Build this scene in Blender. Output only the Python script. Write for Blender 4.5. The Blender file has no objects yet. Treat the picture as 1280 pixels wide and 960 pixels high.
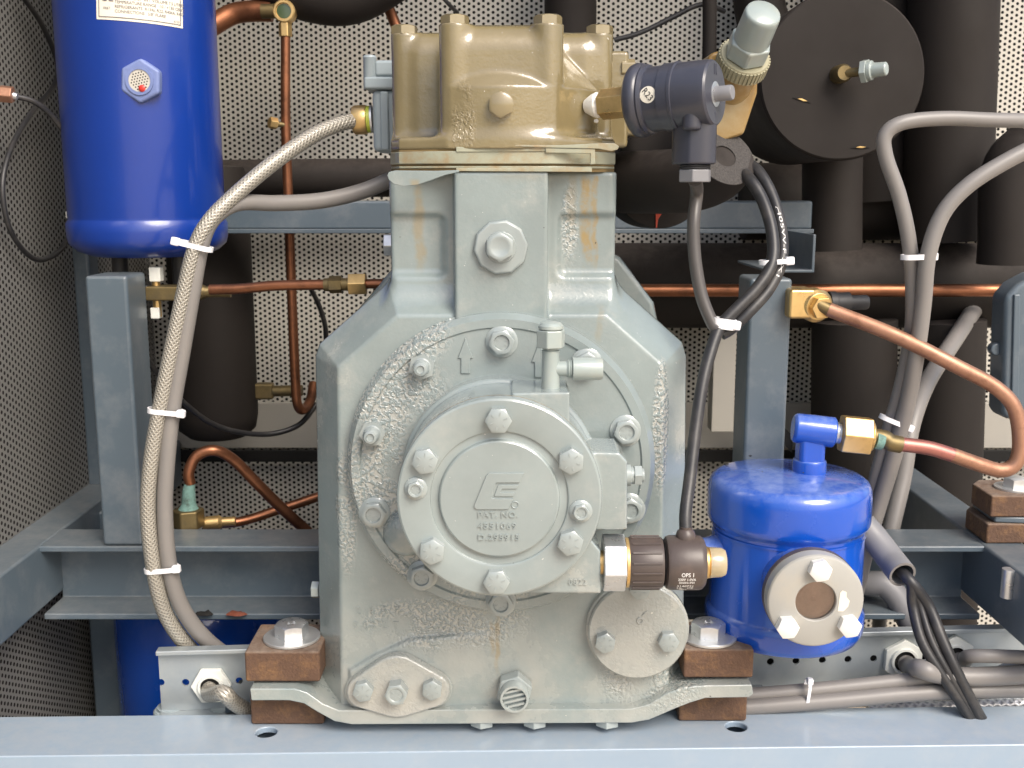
import bpy, math, random
import numpy as np
from mathutils import Vector, Matrix
random.seed(4)
sc = bpy.context.scene
COL = sc.collection
R = math.radians

# ------------------------------------------------------------------ camera, sky, sun, exposure
FPX, CAM_D, CAM_Z, PITCH = 1355.0, 0.88, 0.755, R(10.25)
cam_d = bpy.data.cameras.new('camera'); cam = bpy.data.objects.new('camera', cam_d); COL.objects.link(cam)
cam.location = (0, -CAM_D, CAM_Z); cam.rotation_euler = (math.pi/2 - PITCH, 0, 0)
cam_d.sensor_width = 36; cam_d.sensor_fit = 'HORIZONTAL'; cam_d.lens = FPX/1280*36
cam_d.clip_start = 0.02; cam_d.clip_end = 2000
cam_d.dof.use_dof = True; cam_d.dof.focus_distance = 0.86; cam_d.dof.aperture_fstop = 18
sc.camera = cam

SUN_EL, SUN_AZ = R(44), R(146)         # azimuth from +Y towards +X: hazy light from high in front
world = bpy.data.worlds.new('World'); sc.world = world; world.use_nodes = True
wn = world.node_tree; bg = wn.nodes['Background']
sky = wn.nodes.new('ShaderNodeTexSky'); sky.sky_type = 'NISHITA'; sky.sun_disc = False
sky.sun_elevation = SUN_EL; sky.sun_rotation = SUN_AZ; sky.dust_density = 4.0; sky.ozone_density = 1.0
wn.links.new(sky.outputs[0], bg.inputs[0]); bg.inputs[1].default_value = 0.115
sun_d = bpy.data.lights.new('sun', 'SUN'); sun_d.energy = 1.5; sun_d.angle = R(32); sun_d.color = (1, .95, .87)
sun = bpy.data.objects.new('sun', sun_d); COL.objects.link(sun)
sv = Vector((math.sin(SUN_AZ)*math.cos(SUN_EL), math.cos(SUN_AZ)*math.cos(SUN_EL), math.sin(SUN_EL)))
sun.rotation_euler = sv.to_track_quat('Z', 'Y').to_euler(); sun.location = (2, -4, 6)
sc.view_settings.view_transform = 'Standard'; sc.view_settings.look = 'None'
sc.view_settings.exposure = 0.98; sc.view_settings.gamma = 1
sc.cycles.use_denoising = True
sc.cycles.max_bounces = 8; sc.cycles.glossy_bounces = 4; sc.cycles.diffuse_bounces = 4

# ------------------------------------------------------------------ measuring helpers
_cp, _sp = math.cos(PITCH), math.sin(PITCH)
def P(px, py, y):
    xc = (px-640)/FPX; yc = (480-py)/FPX
    t = (y+CAM_D)/(_cp+yc*_sp)
    return Vector((xc*t, y, CAM_Z+t*(yc*_cp-_sp)))
def S(py, y):
    return (y+CAM_D)/(_cp+(480-py)/FPX*_sp)/FPX
def X(px, py, y): return P(px, py, y).x
def Z(py, y): return P(640, py, y).z

# ------------------------------------------------------------------ mesh helpers
class MB:
    def __init__(s): s.v = []; s.f = []; s.uv = {}
    def add(s, vs, fs, M=None, uvs=None):
        b = len(s.v)
        s.v += [tuple(M @ Vector(v)) if M else tuple(v) for v in vs]
        for k, f in enumerate(fs):
            if uvs: s.uv[len(s.f)] = uvs[k]
            s.f.append(tuple(b+i for i in f))
        return s
    def box(s, lo, hi, M=None):
        x0, y0, z0 = lo; x1, y1, z1 = hi
        return s.add([(x0,y0,z0),(x1,y0,z0),(x1,y1,z0),(x0,y1,z0),(x0,y0,z1),(x1,y0,z1),(x1,y1,z1),(x0,y1,z1)],
                     [(3,2,1,0),(4,5,6,7),(0,1,5,4),(1,2,6,5),(2,3,7,6),(3,0,4,7)], M)
    def lathe(s, prof, n=32, M=None, cap=True):
        vs = []; fs = []; rings = []
        for r, h in prof:
            if r < 1e-7: vs.append((0,0,h)); rings.append([len(vs)-1])
            else:
                rings.append(list(range(len(vs), len(vs)+n)))
                vs += [(r*math.cos(2*math.pi*i/n), r*math.sin(2*math.pi*i/n), h) for i in range(n)]
        for a, b in zip(rings, rings[1:]):
            for i in range(n):
                j = (i+1) % n
                if len(a) == 1 and len(b) == 1: continue
                if len(a) == 1: fs.append((a[0], b[j], b[i])[::-1])
                elif len(b) == 1: fs.append((a[i], a[j], b[0]))
                else: fs.append((a[i], a[j], b[j], b[i]))
        if cap and not (len(prof) == 2 and min(len(rings[0]), len(rings[1])) == 1):
            if len(rings[0]) > 1: fs.append(tuple(rings[0][::-1]))
            if len(rings[-1]) > 1: fs.append(tuple(rings[-1]))
        return s.add(vs, fs, M)
    def prism(s, poly, h0, h1, M=None):
        n = len(poly)
        ar = sum(poly[i][0]*poly[(i+1)%n][1]-poly[(i+1)%n][0]*poly[i][1] for i in range(n))
        if ar < 0: poly = poly[::-1]
        vs = [(x, y, h0) for x, y in poly]+[(x, y, h1) for x, y in poly]
        fs = [tuple(range(n-1, -1, -1)), tuple(range(n, 2*n))]+[(i, (i+1)%n, n+(i+1)%n, n+i) for i in range(n)]
        return s.add(vs, fs, M)
    def hexa(s, r, h0, h1, M=None, rot=0, n=6):
        return s.prism([(r*math.cos(rot+2*math.pi*i/n), r*math.sin(rot+2*math.pi*i/n)) for i in range(n)], h0, h1, M)
    def tube(s, pts, r, n=14, cap=True, sub=6, inner=None, closed=False):
        pts = [Vector(p) for p in pts]
        rr = r if isinstance(r, (list, tuple)) else [r]*len(pts)
        C = []; RR = []
        for i in range(len(pts)-1):
            p0 = pts[i-1] if i else pts[0]*2-pts[1]; p1 = pts[i]; p2 = pts[i+1]
            p3 = pts[i+2] if i+2 < len(pts) else p2*2-p1
            for k in range(sub):
                t = k/sub; t2 = t*t; t3 = t2*t
                C.append(.5*((2*p1)+(p2-p0)*t+(2*p0-5*p1+4*p2-p3)*t2+(3*p1-p0-3*p2+p3)*t3))
                RR.append(rr[i]*(1-t)+rr[i+1]*t)
        C.append(pts[-1]); RR.append(rr[-1])
        tang = [(C[min(i+1, len(C)-1)]-C[max(i-1, 0)]).normalized() for i in range(len(C))]
        u = tang[0].cross(Vector((0.31, 0.17, 0.93))).normalized()
        b = len(s.v); ln = 0; L = []
        for i, c in enumerate(C):
            if i:
                ln += (c-C[i-1]).length
                u = (u-tang[i]*u.dot(tang[i])).normalized()
            w = tang[i].cross(u); L.append(ln)
            for k in range(n):
                a = 2*math.pi*k/n
                s.v.append(tuple(c+(u*math.cos(a)+w*math.sin(a))*RR[i]))
        for i in range(len(C)-1):
            for k in range(n):
                j = (k+1) % n
                s.uv[len(s.f)] = [(L[i], k/n), (L[i], (k+1)/n), (L[i+1], (k+1)/n), (L[i+1], k/n)]
                s.f.append((b+i*n+k, b+i*n+j, b+(i+1)*n+j, b+(i+1)*n+k))
        if cap:
            s.f.append(tuple(b+k for k in range(n-1, -1, -1))); e = b+(len(C)-1)*n
            s.f.append(tuple(e+k for k in range(n)))
        return s

def frame(o, zdir, xhint=(1, 0, 0)):
    z = Vector(zdir).normalized(); x = Vector(xhint)
    x = x-z*x.dot(z)
    if x.length < 1e-4: x = Vector((0, 0, 1))-z*z.z
    x.normalize(); y = z.cross(x)
    M = Matrix((x, y, z)).transposed().to_4x4(); M.translation = Vector(o)
    return M
FRONT = (0, -1, 0)
def ff(o): return frame(o, FRONT, (1, 0, 0))     # local x right, local y up, local z towards the viewer

WM = {}
def mesh(name, mb, mat, smooth=35):
    me = bpy.data.meshes.new(name)
    me.from_pydata(mb.v, [], mb.f)
    if mb.uv:
        ul = me.uv_layers.new(name='UVMap')
        for p in me.polygons:
            q = mb.uv.get(p.index)
            if q:
                for li, t in zip(p.loop_indices, q): ul.data[li].uv = t
    if mat: me.materials.append(mat)
    me.validate()
    if smooth:
        me.shade_smooth(); me.set_sharp_from_angle(angle=R(smooth))
    return me
def link(name, me, parent=None, M=None, bevel=0, seg=2, kind=None):
    o = bpy.data.objects.new(name, me); COL.objects.link(o)
    M = M or Matrix(); WM[o] = M
    if parent is not None:
        o.parent = parent; o.matrix_parent_inverse = WM[parent].inverted()
    o.matrix_basis = M
    if bevel:
        b = o.modifiers.new('bevel', 'BEVEL'); b.width = bevel; b.segments = seg; b.limit_method = 'ANGLE'; b.angle_limit = R(38); b.harden_normals = True
    if kind: o['kind'] = kind
    return o
def part(name, mb, mat, parent, bevel=0, M=None, smooth=35, seg=2, kind=None, label=None):
    o = link(name, mesh(name, mb, mat, smooth), parent, M, bevel, seg, kind)
    if label: o['label'] = label
    return o
def thing(name, label, cat, loc=(0, 0, 0), group=None):
    o = bpy.data.objects.new(name, None); COL.objects.link(o); o.empty_display_size = .02
    o.location = loc; WM[o] = Matrix.Translation(Vector(loc))
    o['label'] = label; o['category'] = cat
    if group: o['group'] = group
    return o
def solo(name, mb, mat, label, cat, group=None, bevel=0, smooth=35, seg=2):
    o = link(name, mesh(name, mb, mat, smooth), None, None, bevel, seg)
    o['label'] = label; o['category'] = cat
    if group: o['group'] = group
    return o
def boolean_cut(me, cutter):
    a = bpy.data.objects.new('cut_a', me); COL.objects.link(a)
    b = bpy.data.objects.new('cut_b', mesh('cut_b', cutter, None, 0)); COL.objects.link(b)
    m = a.modifiers.new('cut', 'BOOLEAN'); m.object = b; m.operation = 'DIFFERENCE'; m.solver = 'EXACT'
    bpy.context.view_layer.update()
    dg = bpy.context.evaluated_depsgraph_get()
    out = bpy.data.meshes.new_from_object(a.evaluated_get(dg))
    bpy.data.objects.remove(a); bpy.data.objects.remove(b)
    out.shade_smooth(); out.set_sharp_from_angle(angle=R(35))
    return out
def text_verts(s, size, depth=0.0, align='CENTER', spacing=1.0, res=3, offset=0):
    c = bpy.data.curves.new('t', 'FONT'); c.body = s; c.size = size; c.extrude = depth; c.align_x = align; c.align_y = 'CENTER'
    c.space_character = spacing; c.resolution_u = res; c.offset = offset
    o = bpy.data.objects.new('t', c); COL.objects.link(o); bpy.context.view_layer.update()
    me = bpy.data.meshes.new_from_object(o.evaluated_get(bpy.context.evaluated_depsgraph_get()))
    vs = [tuple(v.co) for v in me.vertices]; fs = [tuple(p.vertices) for p in me.polygons]
    bpy.data.objects.remove(o); bpy.data.curves.remove(c); bpy.data.meshes.remove(me)
    return vs, fs
def surface_net(f, lo, hi, h):
    ax = [np.arange(lo[i], hi[i]+h, h, dtype=np.float32) for i in range(3)]
    F = np.broadcast_to(f(ax[0][:, None, None], ax[1][None, :, None], ax[2][None, None, :]), tuple(len(a) for a in ax)).astype(np.float32)
    ins = F < 0
    nx, ny, nz = F.shape
    off = [(i, j, k) for i in (0, 1) for j in (0, 1) for k in (0, 1)]
    cnt = np.zeros((nx-1, ny-1, nz-1), np.int8)
    for i, j, k in off: cnt += ins[i:nx-1+i, j:ny-1+j, k:nz-1+k]
    act = (cnt > 0) & (cnt < 8)
    idx = np.argwhere(act); vid = np.full(act.shape, -1, np.int64); vid[act] = np.arange(len(idx))
    cv = np.stack([F[idx[:, 0]+i, idx[:, 1]+j, idx[:, 2]+k] for i, j, k in off], 1)
    acc = np.zeros((len(idx), 3)); n = np.zeros(len(idx))
    for a in range(8):
        for b in range(a+1, 8):
            d = np.array(off[b])-np.array(off[a])
            if np.abs(d).sum() != 1: continue
            va, vb = cv[:, a], cv[:, b]; m = (va < 0) != (vb < 0)
            t = np.where(m, va/np.where(m, va-vb, 1), 0)
            acc += np.where(m[:, None], np.array(off[a])+t[:, None]*d, 0); n += m
    V = np.array(lo)+(idx+acc/n[:, None])*h
    e = h*.25
    for _ in range(2):
        x, y, z = V[:, 0], V[:, 1], V[:, 2]; d0 = f(x, y, z)
        g = np.stack([f(x+e, y, z)-f(x-e, y, z), f(x, y+e, z)-f(x, y-e, z), f(x, y, z+e)-f(x, y, z-e)], 1)/(2*e)
        st = -(d0/np.maximum((g*g).sum(1), .3))[:, None]*g
        V = V+np.clip(st, -h*.6, h*.6)
    Q = []
    for axis in range(3):
        sl = [slice(None)]*3; s0 = list(sl); s1 = list(sl)
        s0[axis] = slice(0, -1); s1[axis] = slice(1, None)
        A, B = ins[tuple(s0)], ins[tuple(s1)]
        ch = np.argwhere(A != B); o1, o2 = [(1, 2), (2, 0), (0, 1)][axis]
        dims = [nx-1, ny-1, nz-1]
        ok = (ch[:, o1] > 0) & (ch[:, o2] > 0) & (ch[:, o1] < dims[o1]) & (ch[:, o2] < dims[o2])
        ch = ch[ok]; q = []
        for d1, d2 in ((-1, -1), (0, -1), (0, 0), (-1, 0)):
            c = ch.copy(); c[:, o1] += d1; c[:, o2] += d2
            q.append(vid[c[:, 0], c[:, 1], c[:, 2]])
        q = np.stack(q, 1); fl = ~A[tuple(ch.T)]
        q[fl] = q[fl][:, ::-1]; Q.append(q)
    return V, np.concatenate(Q)
def sdf_mesh(name, f, lo, hi, h, mat, smooth=180):
    V, Q = surface_net(f, lo, hi, h)
    me = bpy.data.meshes.new(name)
    me.vertices.add(len(V)); me.vertices.foreach_set('co', V.astype(np.float32).ravel())
    me.loops.add(Q.size); me.loops.foreach_set('vertex_index', Q.astype(np.int32).ravel())
    me.polygons.add(len(Q)); me.polygons.foreach_set('loop_start', np.arange(0, Q.size, 4, dtype=np.int32))
    me.update(calc_edges=True); me.validate(); me.materials.append(mat); me.shade_smooth()
    if smooth < 180: me.set_sharp_from_angle(angle=R(smooth))
    return me
# distance functions
def smin(a, b, k):
    h = np.clip(.5+.5*(b-a)/k, 0, 1); return b*(1-h)+a*h-k*h*(1-h)
def smax(a, b, k): return -smin(-a, -b, k)
def sd_box(x, y, z, lo, hi, r):
    c = [(a+b)/2 for a, b in zip(lo, hi)]; e = [abs(b-a)/2-r for a, b in zip(lo, hi)]
    dx, dy, dz = np.abs(x-c[0])-e[0], np.abs(y-c[1])-e[1], np.abs(z-c[2])-e[2]
    return np.sqrt(np.maximum(dx, 0)**2+np.maximum(dy, 0)**2+np.maximum(dz, 0)**2)+np.minimum(np.maximum(dx, np.maximum(dy, dz)), 0)-r
def sd_poly(px, pz, poly):
    d = None; s = None
    n = len(poly)
    for i in range(n):
        ax, az = poly[i]; bx, bz = poly[i-1]
        ex, ez = bx-ax, bz-az; wx, wz = px-ax, pz-az
        t = np.clip((wx*ex+wz*ez)/(ex*ex+ez*ez), 0, 1)
        q = (wx-ex*t)**2+(wz-ez*t)**2
        d = q if d is None else np.minimum(d, q)
        c1 = pz >= az; c2 = pz < bz; c3 = ex*wz > ez*wx
        fl = (c1 & c2 & c3) | (~c1 & ~c2 & ~c3)
        s = fl if s is None else s ^ fl
    return np.where(s, -1, 1)*np.sqrt(d)
def ext(d2, y, y0, y1, r):
    dy = np.maximum(y0-y, y-y1)
    a = d2+r; b = dy+r
    return np.minimum(np.maximum(a, b), 0)+np.sqrt(np.maximum(a, 0)**2+np.maximum(b, 0)**2)-r
def sd_caps(x, y, z, a, b, r):
    a = np.array(a); b = np.array(b); d = b-a
    t = np.clip(((x-a[0])*d[0]+(y-a[1])*d[1]+(z-a[2])*d[2])/(d@d), 0, 1)
    return np.sqrt((x-a[0]-d[0]*t)**2+(y-a[1]-d[1]*t)**2+(z-a[2]-d[2]*t)**2)-r
def cyl_d(u, w, cu, cw, r): return np.sqrt((u-cu)**2+(w-cw)**2)-r

# ------------------------------------------------------------------ materials
def node(nt, t, **k):
    n = nt.nodes.new(t)
    for a, v in k.items(): setattr(n, a, v)
    return n
def material(name, col, rough=.5, metal=0, coat=0, coat_rough=.08, var=.0, var_scale=30, bump=0, bump_scale=200, rough_var=0,
             dirt=None, dirt_amt=0, dirt_scale=14, spec=.5, dust=None, dust_amt=0, sheen=0, trans=0, stretch=None, coat_bump=True, ior=1.5):
    m = bpy.data.materials.new(name); m.use_nodes = True; nt = m.node_tree; L = nt.links.new
    b = nt.nodes['Principled BSDF']
    b.inputs['Base Color'].default_value = (*col, 1); b.inputs['Roughness'].default_value = rough; b.inputs['Metallic'].default_value = metal
    b.inputs['Coat Weight'].default_value = coat; b.inputs['Coat Roughness'].default_value = coat_rough
    b.inputs['Specular IOR Level'].default_value = spec; b.inputs['Transmission Weight'].default_value = trans; b.inputs['IOR'].default_value = ior
    tc = node(nt, 'ShaderNodeTexCoord'); co = tc.outputs['Object']
    if stretch:
        mp = node(nt, 'ShaderNodeMapping'); mp.inputs['Scale'].default_value = stretch; L(co, mp.inputs[0]); co = mp.outputs[0]
    c = None
    def noise(scale, detail=4, rg=.55, src=None):
        n = node(nt, 'ShaderNodeTexNoise'); n.inputs['Scale'].default_value = scale; n.inputs['Detail'].default_value = detail; n.inputs['Roughness'].default_value = rg
        L(src or co, n.inputs['Vector']); return n.outputs['Fac']
    def ramp(fac, a, bb):
        r = node(nt, 'ShaderNodeMapRange'); r.inputs['From Min'].default_value = a; r.inputs['From Max'].default_value = bb; r.clamp = True
        L(fac, r.inputs['Value']); return r.outputs[0]
    def mix(fac, a, bb):
        x = node(nt, 'ShaderNodeMix', data_type='RGBA'); x.clamp_factor = True
        if isinstance(fac, float): x.inputs[0].default_value = fac
        else: L(fac, x.inputs[0])
        for i, v in ((6, a), (7, bb)):
            if isinstance(v, tuple): x.inputs[i].default_value = (*v, 1)
            else: L(v, x.inputs[i])
        return x.outputs[2]
    def mul(a, v):
        x = node(nt, 'ShaderNodeMath', operation='MULTIPLY'); L(a, x.inputs[0])
        if isinstance(v, (int, float)): x.inputs[1].default_value = v
        else: L(v, x.inputs[1])
        return x.outputs[0]
    c = tuple(col)
    if var:
        lo = tuple(max(0, v*(1-var)) for v in col); hi = tuple(min(1, v*(1+var)) for v in col)
        c = mix(noise(var_scale, 6, .65), lo, hi)
    if dirt:
        d = mul(ramp(noise(dirt_scale, 8, .7), .48, .68), dirt_amt); c = mix(d, c, dirt)
    if dust:      # dust settles on surfaces that face up
        g = node(nt, 'ShaderNodeNewGeometry'); sx = node(nt, 'ShaderNodeSeparateXYZ'); L(g.outputs['Normal'], sx.inputs[0])
        d = mul(mul(ramp(sx.outputs[2], .2, .9), ramp(noise(90, 6, .7), .25, .7)), dust_amt); c = mix(d, c, dust)
    if not isinstance(c, tuple): L(c, b.inputs['Base Color'])
    if rough_var:
        x = node(nt, 'ShaderNodeMapRange'); x.inputs['To Min'].default_value = max(0.02, rough-rough_var); x.inputs['To Max'].default_value = min(1, rough+rough_var)
        x.inputs['From Min'].default_value = .3; x.inputs['From Max'].default_value = .7
        L(noise(var_scale*1.7, 5, .6), x.inputs['Value']); L(x.outputs[0], b.inputs['Roughness'])
    if bump:
        bp = node(nt, 'ShaderNodeBump'); bp.inputs['Distance'].default_value = bump; bp.inputs['Strength'].default_value = 1
        L(noise(bump_scale, 3, .5), bp.inputs['Height']); L(bp.outputs[0], b.inputs['Normal'])
        if coat and coat_bump: L(bp.outputs[0], b.inputs['Coat Normal'])
    return m

def cast_paint(name, col, tex_mask, oil=True, beige=(.62, .56, .48), base_bump=.00010, rough_bump=.0011, dust_amt=.75, stain=(.30, .20, .06), zones=(), streaks=(), dust_bounce=.30):
    """Glossy machinery enamel over a sand casting: orange peel everywhere, coarse pitted skin in the zones, pale grit in the pits for dust and painted ground reflection."""
    m = bpy.data.materials.new(name); m.use_nodes = True; nt = m.node_tree; L = nt.links.new
    b = nt.nodes['Principled BSDF']
    tc = node(nt, 'ShaderNodeTexCoord'); co = tc.outputs['Object']
    def noise(scale, detail=3, rg=.5, dist=0):
        n = node(nt, 'ShaderNodeTexNoise'); n.inputs['Scale'].default_value = scale; n.inputs['Detail'].default_value = detail
        n.inputs['Roughness'].default_value = rg; n.inputs['Distortion'].default_value = dist; L(co, n.inputs['Vector']); return n.outputs['Fac']
    def rng(v, a, bb, lo=0., hi=1.):
        r = node(nt, 'ShaderNodeMapRange'); r.interpolation_type = 'SMOOTHSTEP'
        for nme, q in (('From Min', a), ('From Max', bb), ('To Min', lo), ('To Max', hi)): r.inputs[nme].default_value = q
        L(v, r.inputs['Value']); return r.outputs[0]
    def op(o, a, c):
        x = node(nt, 'ShaderNodeMath', operation=o)
        for i, v in enumerate((a, c)):
            if isinstance(v, (int, float)): x.inputs[i].default_value = v
            else: L(v, x.inputs[i])
        return x.outputs[0]
    # zone mask: ellipsoids (centre, radius) where the casting skin is coarse
    z = None
    for (c, rad) in zones:
        vs = node(nt, 'ShaderNodeVectorMath', operation='SUBTRACT'); L(co, vs.inputs[0]); vs.inputs[1].default_value = c
        vd = node(nt, 'ShaderNodeVectorMath', operation='DIVIDE'); L(vs.outputs[0], vd.inputs[0]); vd.inputs[1].default_value = rad
        vl = node(nt, 'ShaderNodeVectorMath', operation='LENGTH'); L(vd.outputs[0], vl.inputs[0])
        q = rng(vl.outputs['Value'], 1.15, .65)
        z = q if z is None else op('MAXIMUM', z, q)
    patch = rng(noise(22, 3, .6), .36, .58)
    if z is None: mask = op('MULTIPLY', patch, tex_mask)
    else: mask = op('ADD', op('MULTIPLY', op('MULTIPLY', patch, tex_mask), 1.0), op('MULTIPLY', z, rng(noise(30, 2), .3, .55)))
    mask = op('MINIMUM', mask, 1.0)
    pits = noise(350, 2, .5, .4); fine = noise(420, 2, .5); big = noise(60, 2, .5)
    h = op('ADD', op('MULTIPLY', op('MULTIPLY', rng(pits, .35, .65), mask), rough_bump), op('MULTIPLY', op('ADD', fine, op('MULTIPLY', big, 2.0)), base_bump))
    bp = node(nt, 'ShaderNodeBump'); bp.inputs['Distance'].default_value = 1.0; bp.inputs['Strength'].default_value = 1.0
    L(h, bp.inputs['Height']); L(bp.outputs[0], b.inputs['Normal']); L(bp.outputs[0], b.inputs['Coat Normal'])
    def mix(fac, a, c):
        x = node(nt, 'ShaderNodeMix', data_type='RGBA'); x.clamp_factor = True; L(fac, x.inputs[0])
        for i, v in ((6, a), (7, c)):
            if isinstance(v, tuple): x.inputs[i].default_value = (*v, 1)
            else: L(v, x.inputs[i])
        return x.outputs[2]
    lo = tuple(v*.88 for v in col); hi = tuple(min(1, v*1.08) for v in col)
    c = mix(rng(noise(9, 5, .6), .3, .7), lo, hi)
    gm = op('MULTIPLY', op('MULTIPLY', rng(pits, .56, .42), mask), dust_amt)
    gm2 = op('MULTIPLY', rng(noise(16, 6, .7), .50, .75), dust_amt*.55)
    gm = op('MAXIMUM', gm, gm2)
    zs = node(nt, 'ShaderNodeSeparateXYZ'); L(co, zs.inputs[0])      # beige towards the bottom: dust plus warm ground reflection, painted in
    gm = op('MAXIMUM', gm, op('MULTIPLY', op('MULTIPLY', rng(zs.outputs[2], .47, .31), rng(noise(13, 5, .65), .32, .62)), dust_bounce))
    c = mix(gm, c, beige)
    # thin oil runs: (x, z bottom, z top, half width, strength)
    if streaks:
        xyz = node(nt, 'ShaderNodeSeparateXYZ'); L(co, xyz.inputs[0])
        wob = op('MULTIPLY', op('SUBTRACT', noise(45, 3), .5), .012)
        blot = rng(noise(70, 4, .6), .28, .6)
        for (sx_, z0_, z1_, w_, a_s) in streaks:
            dx = op('ABSOLUTE', op('ADD', op('SUBTRACT', xyz.outputs[0], sx_), wob), 0)
            k = op('MULTIPLY', rng(dx, w_, w_*.25), op('MULTIPLY', rng(xyz.outputs[2], z0_, z0_+.02), rng(xyz.outputs[2], z1_, z1_-.004)))
            c = mix(op('MULTIPLY', op('MULTIPLY', k, blot), a_s), c, stain)
    # specks of black and white
    sp = rng(noise(330, 2, .5), .76, .79); c = mix(op('MULTIPLY', sp, .7), c, (.75, .72, .66))
    sp2 = rng(noise(150, 2, .5), .775, .80); c = mix(op('MULTIPLY', sp2, .8), c, (.05, .045, .04))
    L(c, b.inputs['Base Color'])
    L(rng(gm, 0, 1, .26, .5), b.inputs['Roughness'])
    b.inputs['Coat Weight'].default_value = 1.0; b.inputs['Coat Roughness'].default_value = .05
    return m

# crankcase metres: used to place the coarse skin zones
GREEN = (.228, .275, .272)
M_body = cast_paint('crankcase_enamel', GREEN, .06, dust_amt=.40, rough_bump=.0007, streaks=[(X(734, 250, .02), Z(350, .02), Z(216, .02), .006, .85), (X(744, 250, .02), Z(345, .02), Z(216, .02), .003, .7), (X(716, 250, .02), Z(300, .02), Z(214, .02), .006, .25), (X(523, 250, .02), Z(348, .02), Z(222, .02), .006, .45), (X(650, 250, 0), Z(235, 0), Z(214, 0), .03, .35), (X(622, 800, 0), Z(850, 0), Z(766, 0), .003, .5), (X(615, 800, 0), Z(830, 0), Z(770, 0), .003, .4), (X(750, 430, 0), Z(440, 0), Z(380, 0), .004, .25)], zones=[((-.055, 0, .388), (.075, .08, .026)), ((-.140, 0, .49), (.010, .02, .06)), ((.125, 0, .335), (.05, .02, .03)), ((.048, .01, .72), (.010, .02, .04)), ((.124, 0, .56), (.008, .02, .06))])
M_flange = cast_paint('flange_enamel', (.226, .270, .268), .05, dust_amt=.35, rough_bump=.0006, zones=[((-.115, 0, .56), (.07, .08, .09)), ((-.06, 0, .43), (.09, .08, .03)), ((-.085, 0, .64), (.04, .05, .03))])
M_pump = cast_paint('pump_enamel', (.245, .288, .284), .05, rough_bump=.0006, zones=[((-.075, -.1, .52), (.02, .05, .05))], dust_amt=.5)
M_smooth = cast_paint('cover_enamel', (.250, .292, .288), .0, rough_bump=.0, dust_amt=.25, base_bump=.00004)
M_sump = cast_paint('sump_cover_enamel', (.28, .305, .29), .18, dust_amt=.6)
M_head = cast_paint('head_enamel', (.215, .172, .086), .04, beige=(.42, .36, .25), dust_amt=.2, rough_bump=.0005, base_bump=.00012, zones=[((-.038, 0, .805), (.010, .05, .035))])
M_boltpaint = cast_paint('painted_bolt', (.295, .335, .33), .0, dust_amt=.25, dust_bounce=0, rough_bump=0, base_bump=.00006)
M_headbolt = cast_paint('painted_head_bolt', (.235, .19, .10), .0, dust_bounce=0, beige=(.42, .36, .25), dust_amt=.3, rough_bump=0, base_bump=.00004)
M_plate = material('gasket_edge_paint', (.32, .325, .24), .35, coat=.4, var=.18, var_scale=18, dirt=(.30, .16, .04), dirt_amt=.8, dirt_scale=25, bump=.0003, bump_scale=80)
M_gasket = material('gasket_fibre', (.20, .14, .06), .8, var=.4, var_scale=60)
M_frame = material('frame_enamel', (.083, .112, .138), .38, coat=.25, coat_rough=.2, var=.10, var_scale=12, bump=.00005, bump_scale=300, dirt=(.30, .30, .30), dirt_amt=.22, dirt_scale=22, dust=(.36, .34, .30), dust_amt=.25)
M_rail = material('skylit_rail_enamel', (.27, .35, .44), .32, coat=.4, coat_rough=.12, var=.07, var_scale=10, bump=.00004, bump_scale=260, dirt=(.45, .45, .45), dirt_amt=.15, dirt_scale=26, dust=(.5, .48, .44), dust_amt=.3)  # frame paint made lighter and bluer, sky light put into the colour
M_side = material('shaded_side_sheet', (.18, .178, .17), .5, var=.08, var_scale=8)  # cream sheet darkened, the left-hand shade put into its colour
M_panel = material('cream_sheet', (.55, .525, .465), .45, var=.05, var_scale=8)
M_plain = material('cream_plain', (.36, .34, .30), .5, var=.08, var_scale=10)
M_dark = material('panel_lining', (.006, .0055, .005), .9, var=.3, var_scale=20)
M_foam = material('rubber_foam', (.019, .0155, .0135), .7, spec=.25, var=.22, var_scale=9, bump=.0006, bump_scale=14, rough_var=.08, dust=(.12, .10, .09), dust_amt=.35)
M_foamcut = material('foam_cut', (.06, .055, .052), .95, var=.95, var_scale=700, bump=.0012, bump_scale=500)
M_copper = material('copper', (.40, .215, .14), .48, metal=.65, var=.25, var_scale=16, rough_var=.12, dirt=(.16, .07, .04), dirt_amt=.75, dirt_scale=22, bump=.0001, bump_scale=60)
M_copper_old_shade = material('old_shaded_copper', (.29, .12, .062), .40, metal=.85, var=.5, var_scale=14, rough_var=.12, dirt=(.09, .04, .025), dirt_amt=.8, dirt_scale=18)  # tarnish, plus the shade at the back put into the colour
M_heat = material('heated_copper', (.42, .17, .14), .42, metal=.7, var=.35, var_scale=30, dirt=(.20, .06, .10), dirt_amt=.9, dirt_scale=30)
M_brass = material('brass', (.74, .51, .22), .36, metal=.85, var=.2, var_scale=25, dirt=(.40, .25, .09), dirt_amt=.45, dirt_scale=40, rough_var=.1)
M_brass_old = material('dull_brass', (.20, .15, .07), .5, metal=.8, var=.4, var_scale=50, dirt=(.10, .09, .06), dirt_amt=.7, dirt_scale=60)
M_verd = material('verdigris', (.15, .27, .24), .85, var=.5, var_scale=90, dirt=(.04, .05, .04), dirt_amt=.8, dirt_scale=90, bump=.001, bump_scale=300)
M_zinc = material('zinc_plate', (.66, .68, .70), .34, metal=.85, var=.12, var_scale=60, rough_var=.1, bump=.0001, bump_scale=300, dirt=(.5, .47, .4), dirt_amt=.3, dirt_scale=50)
M_galv = material('galvanised_sheet', (.40, .44, .46), .42, metal=.55, var=.22, var_scale=24, rough_var=.12, dirt=(.5, .48, .4), dirt_amt=.3, dirt_scale=12)
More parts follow.
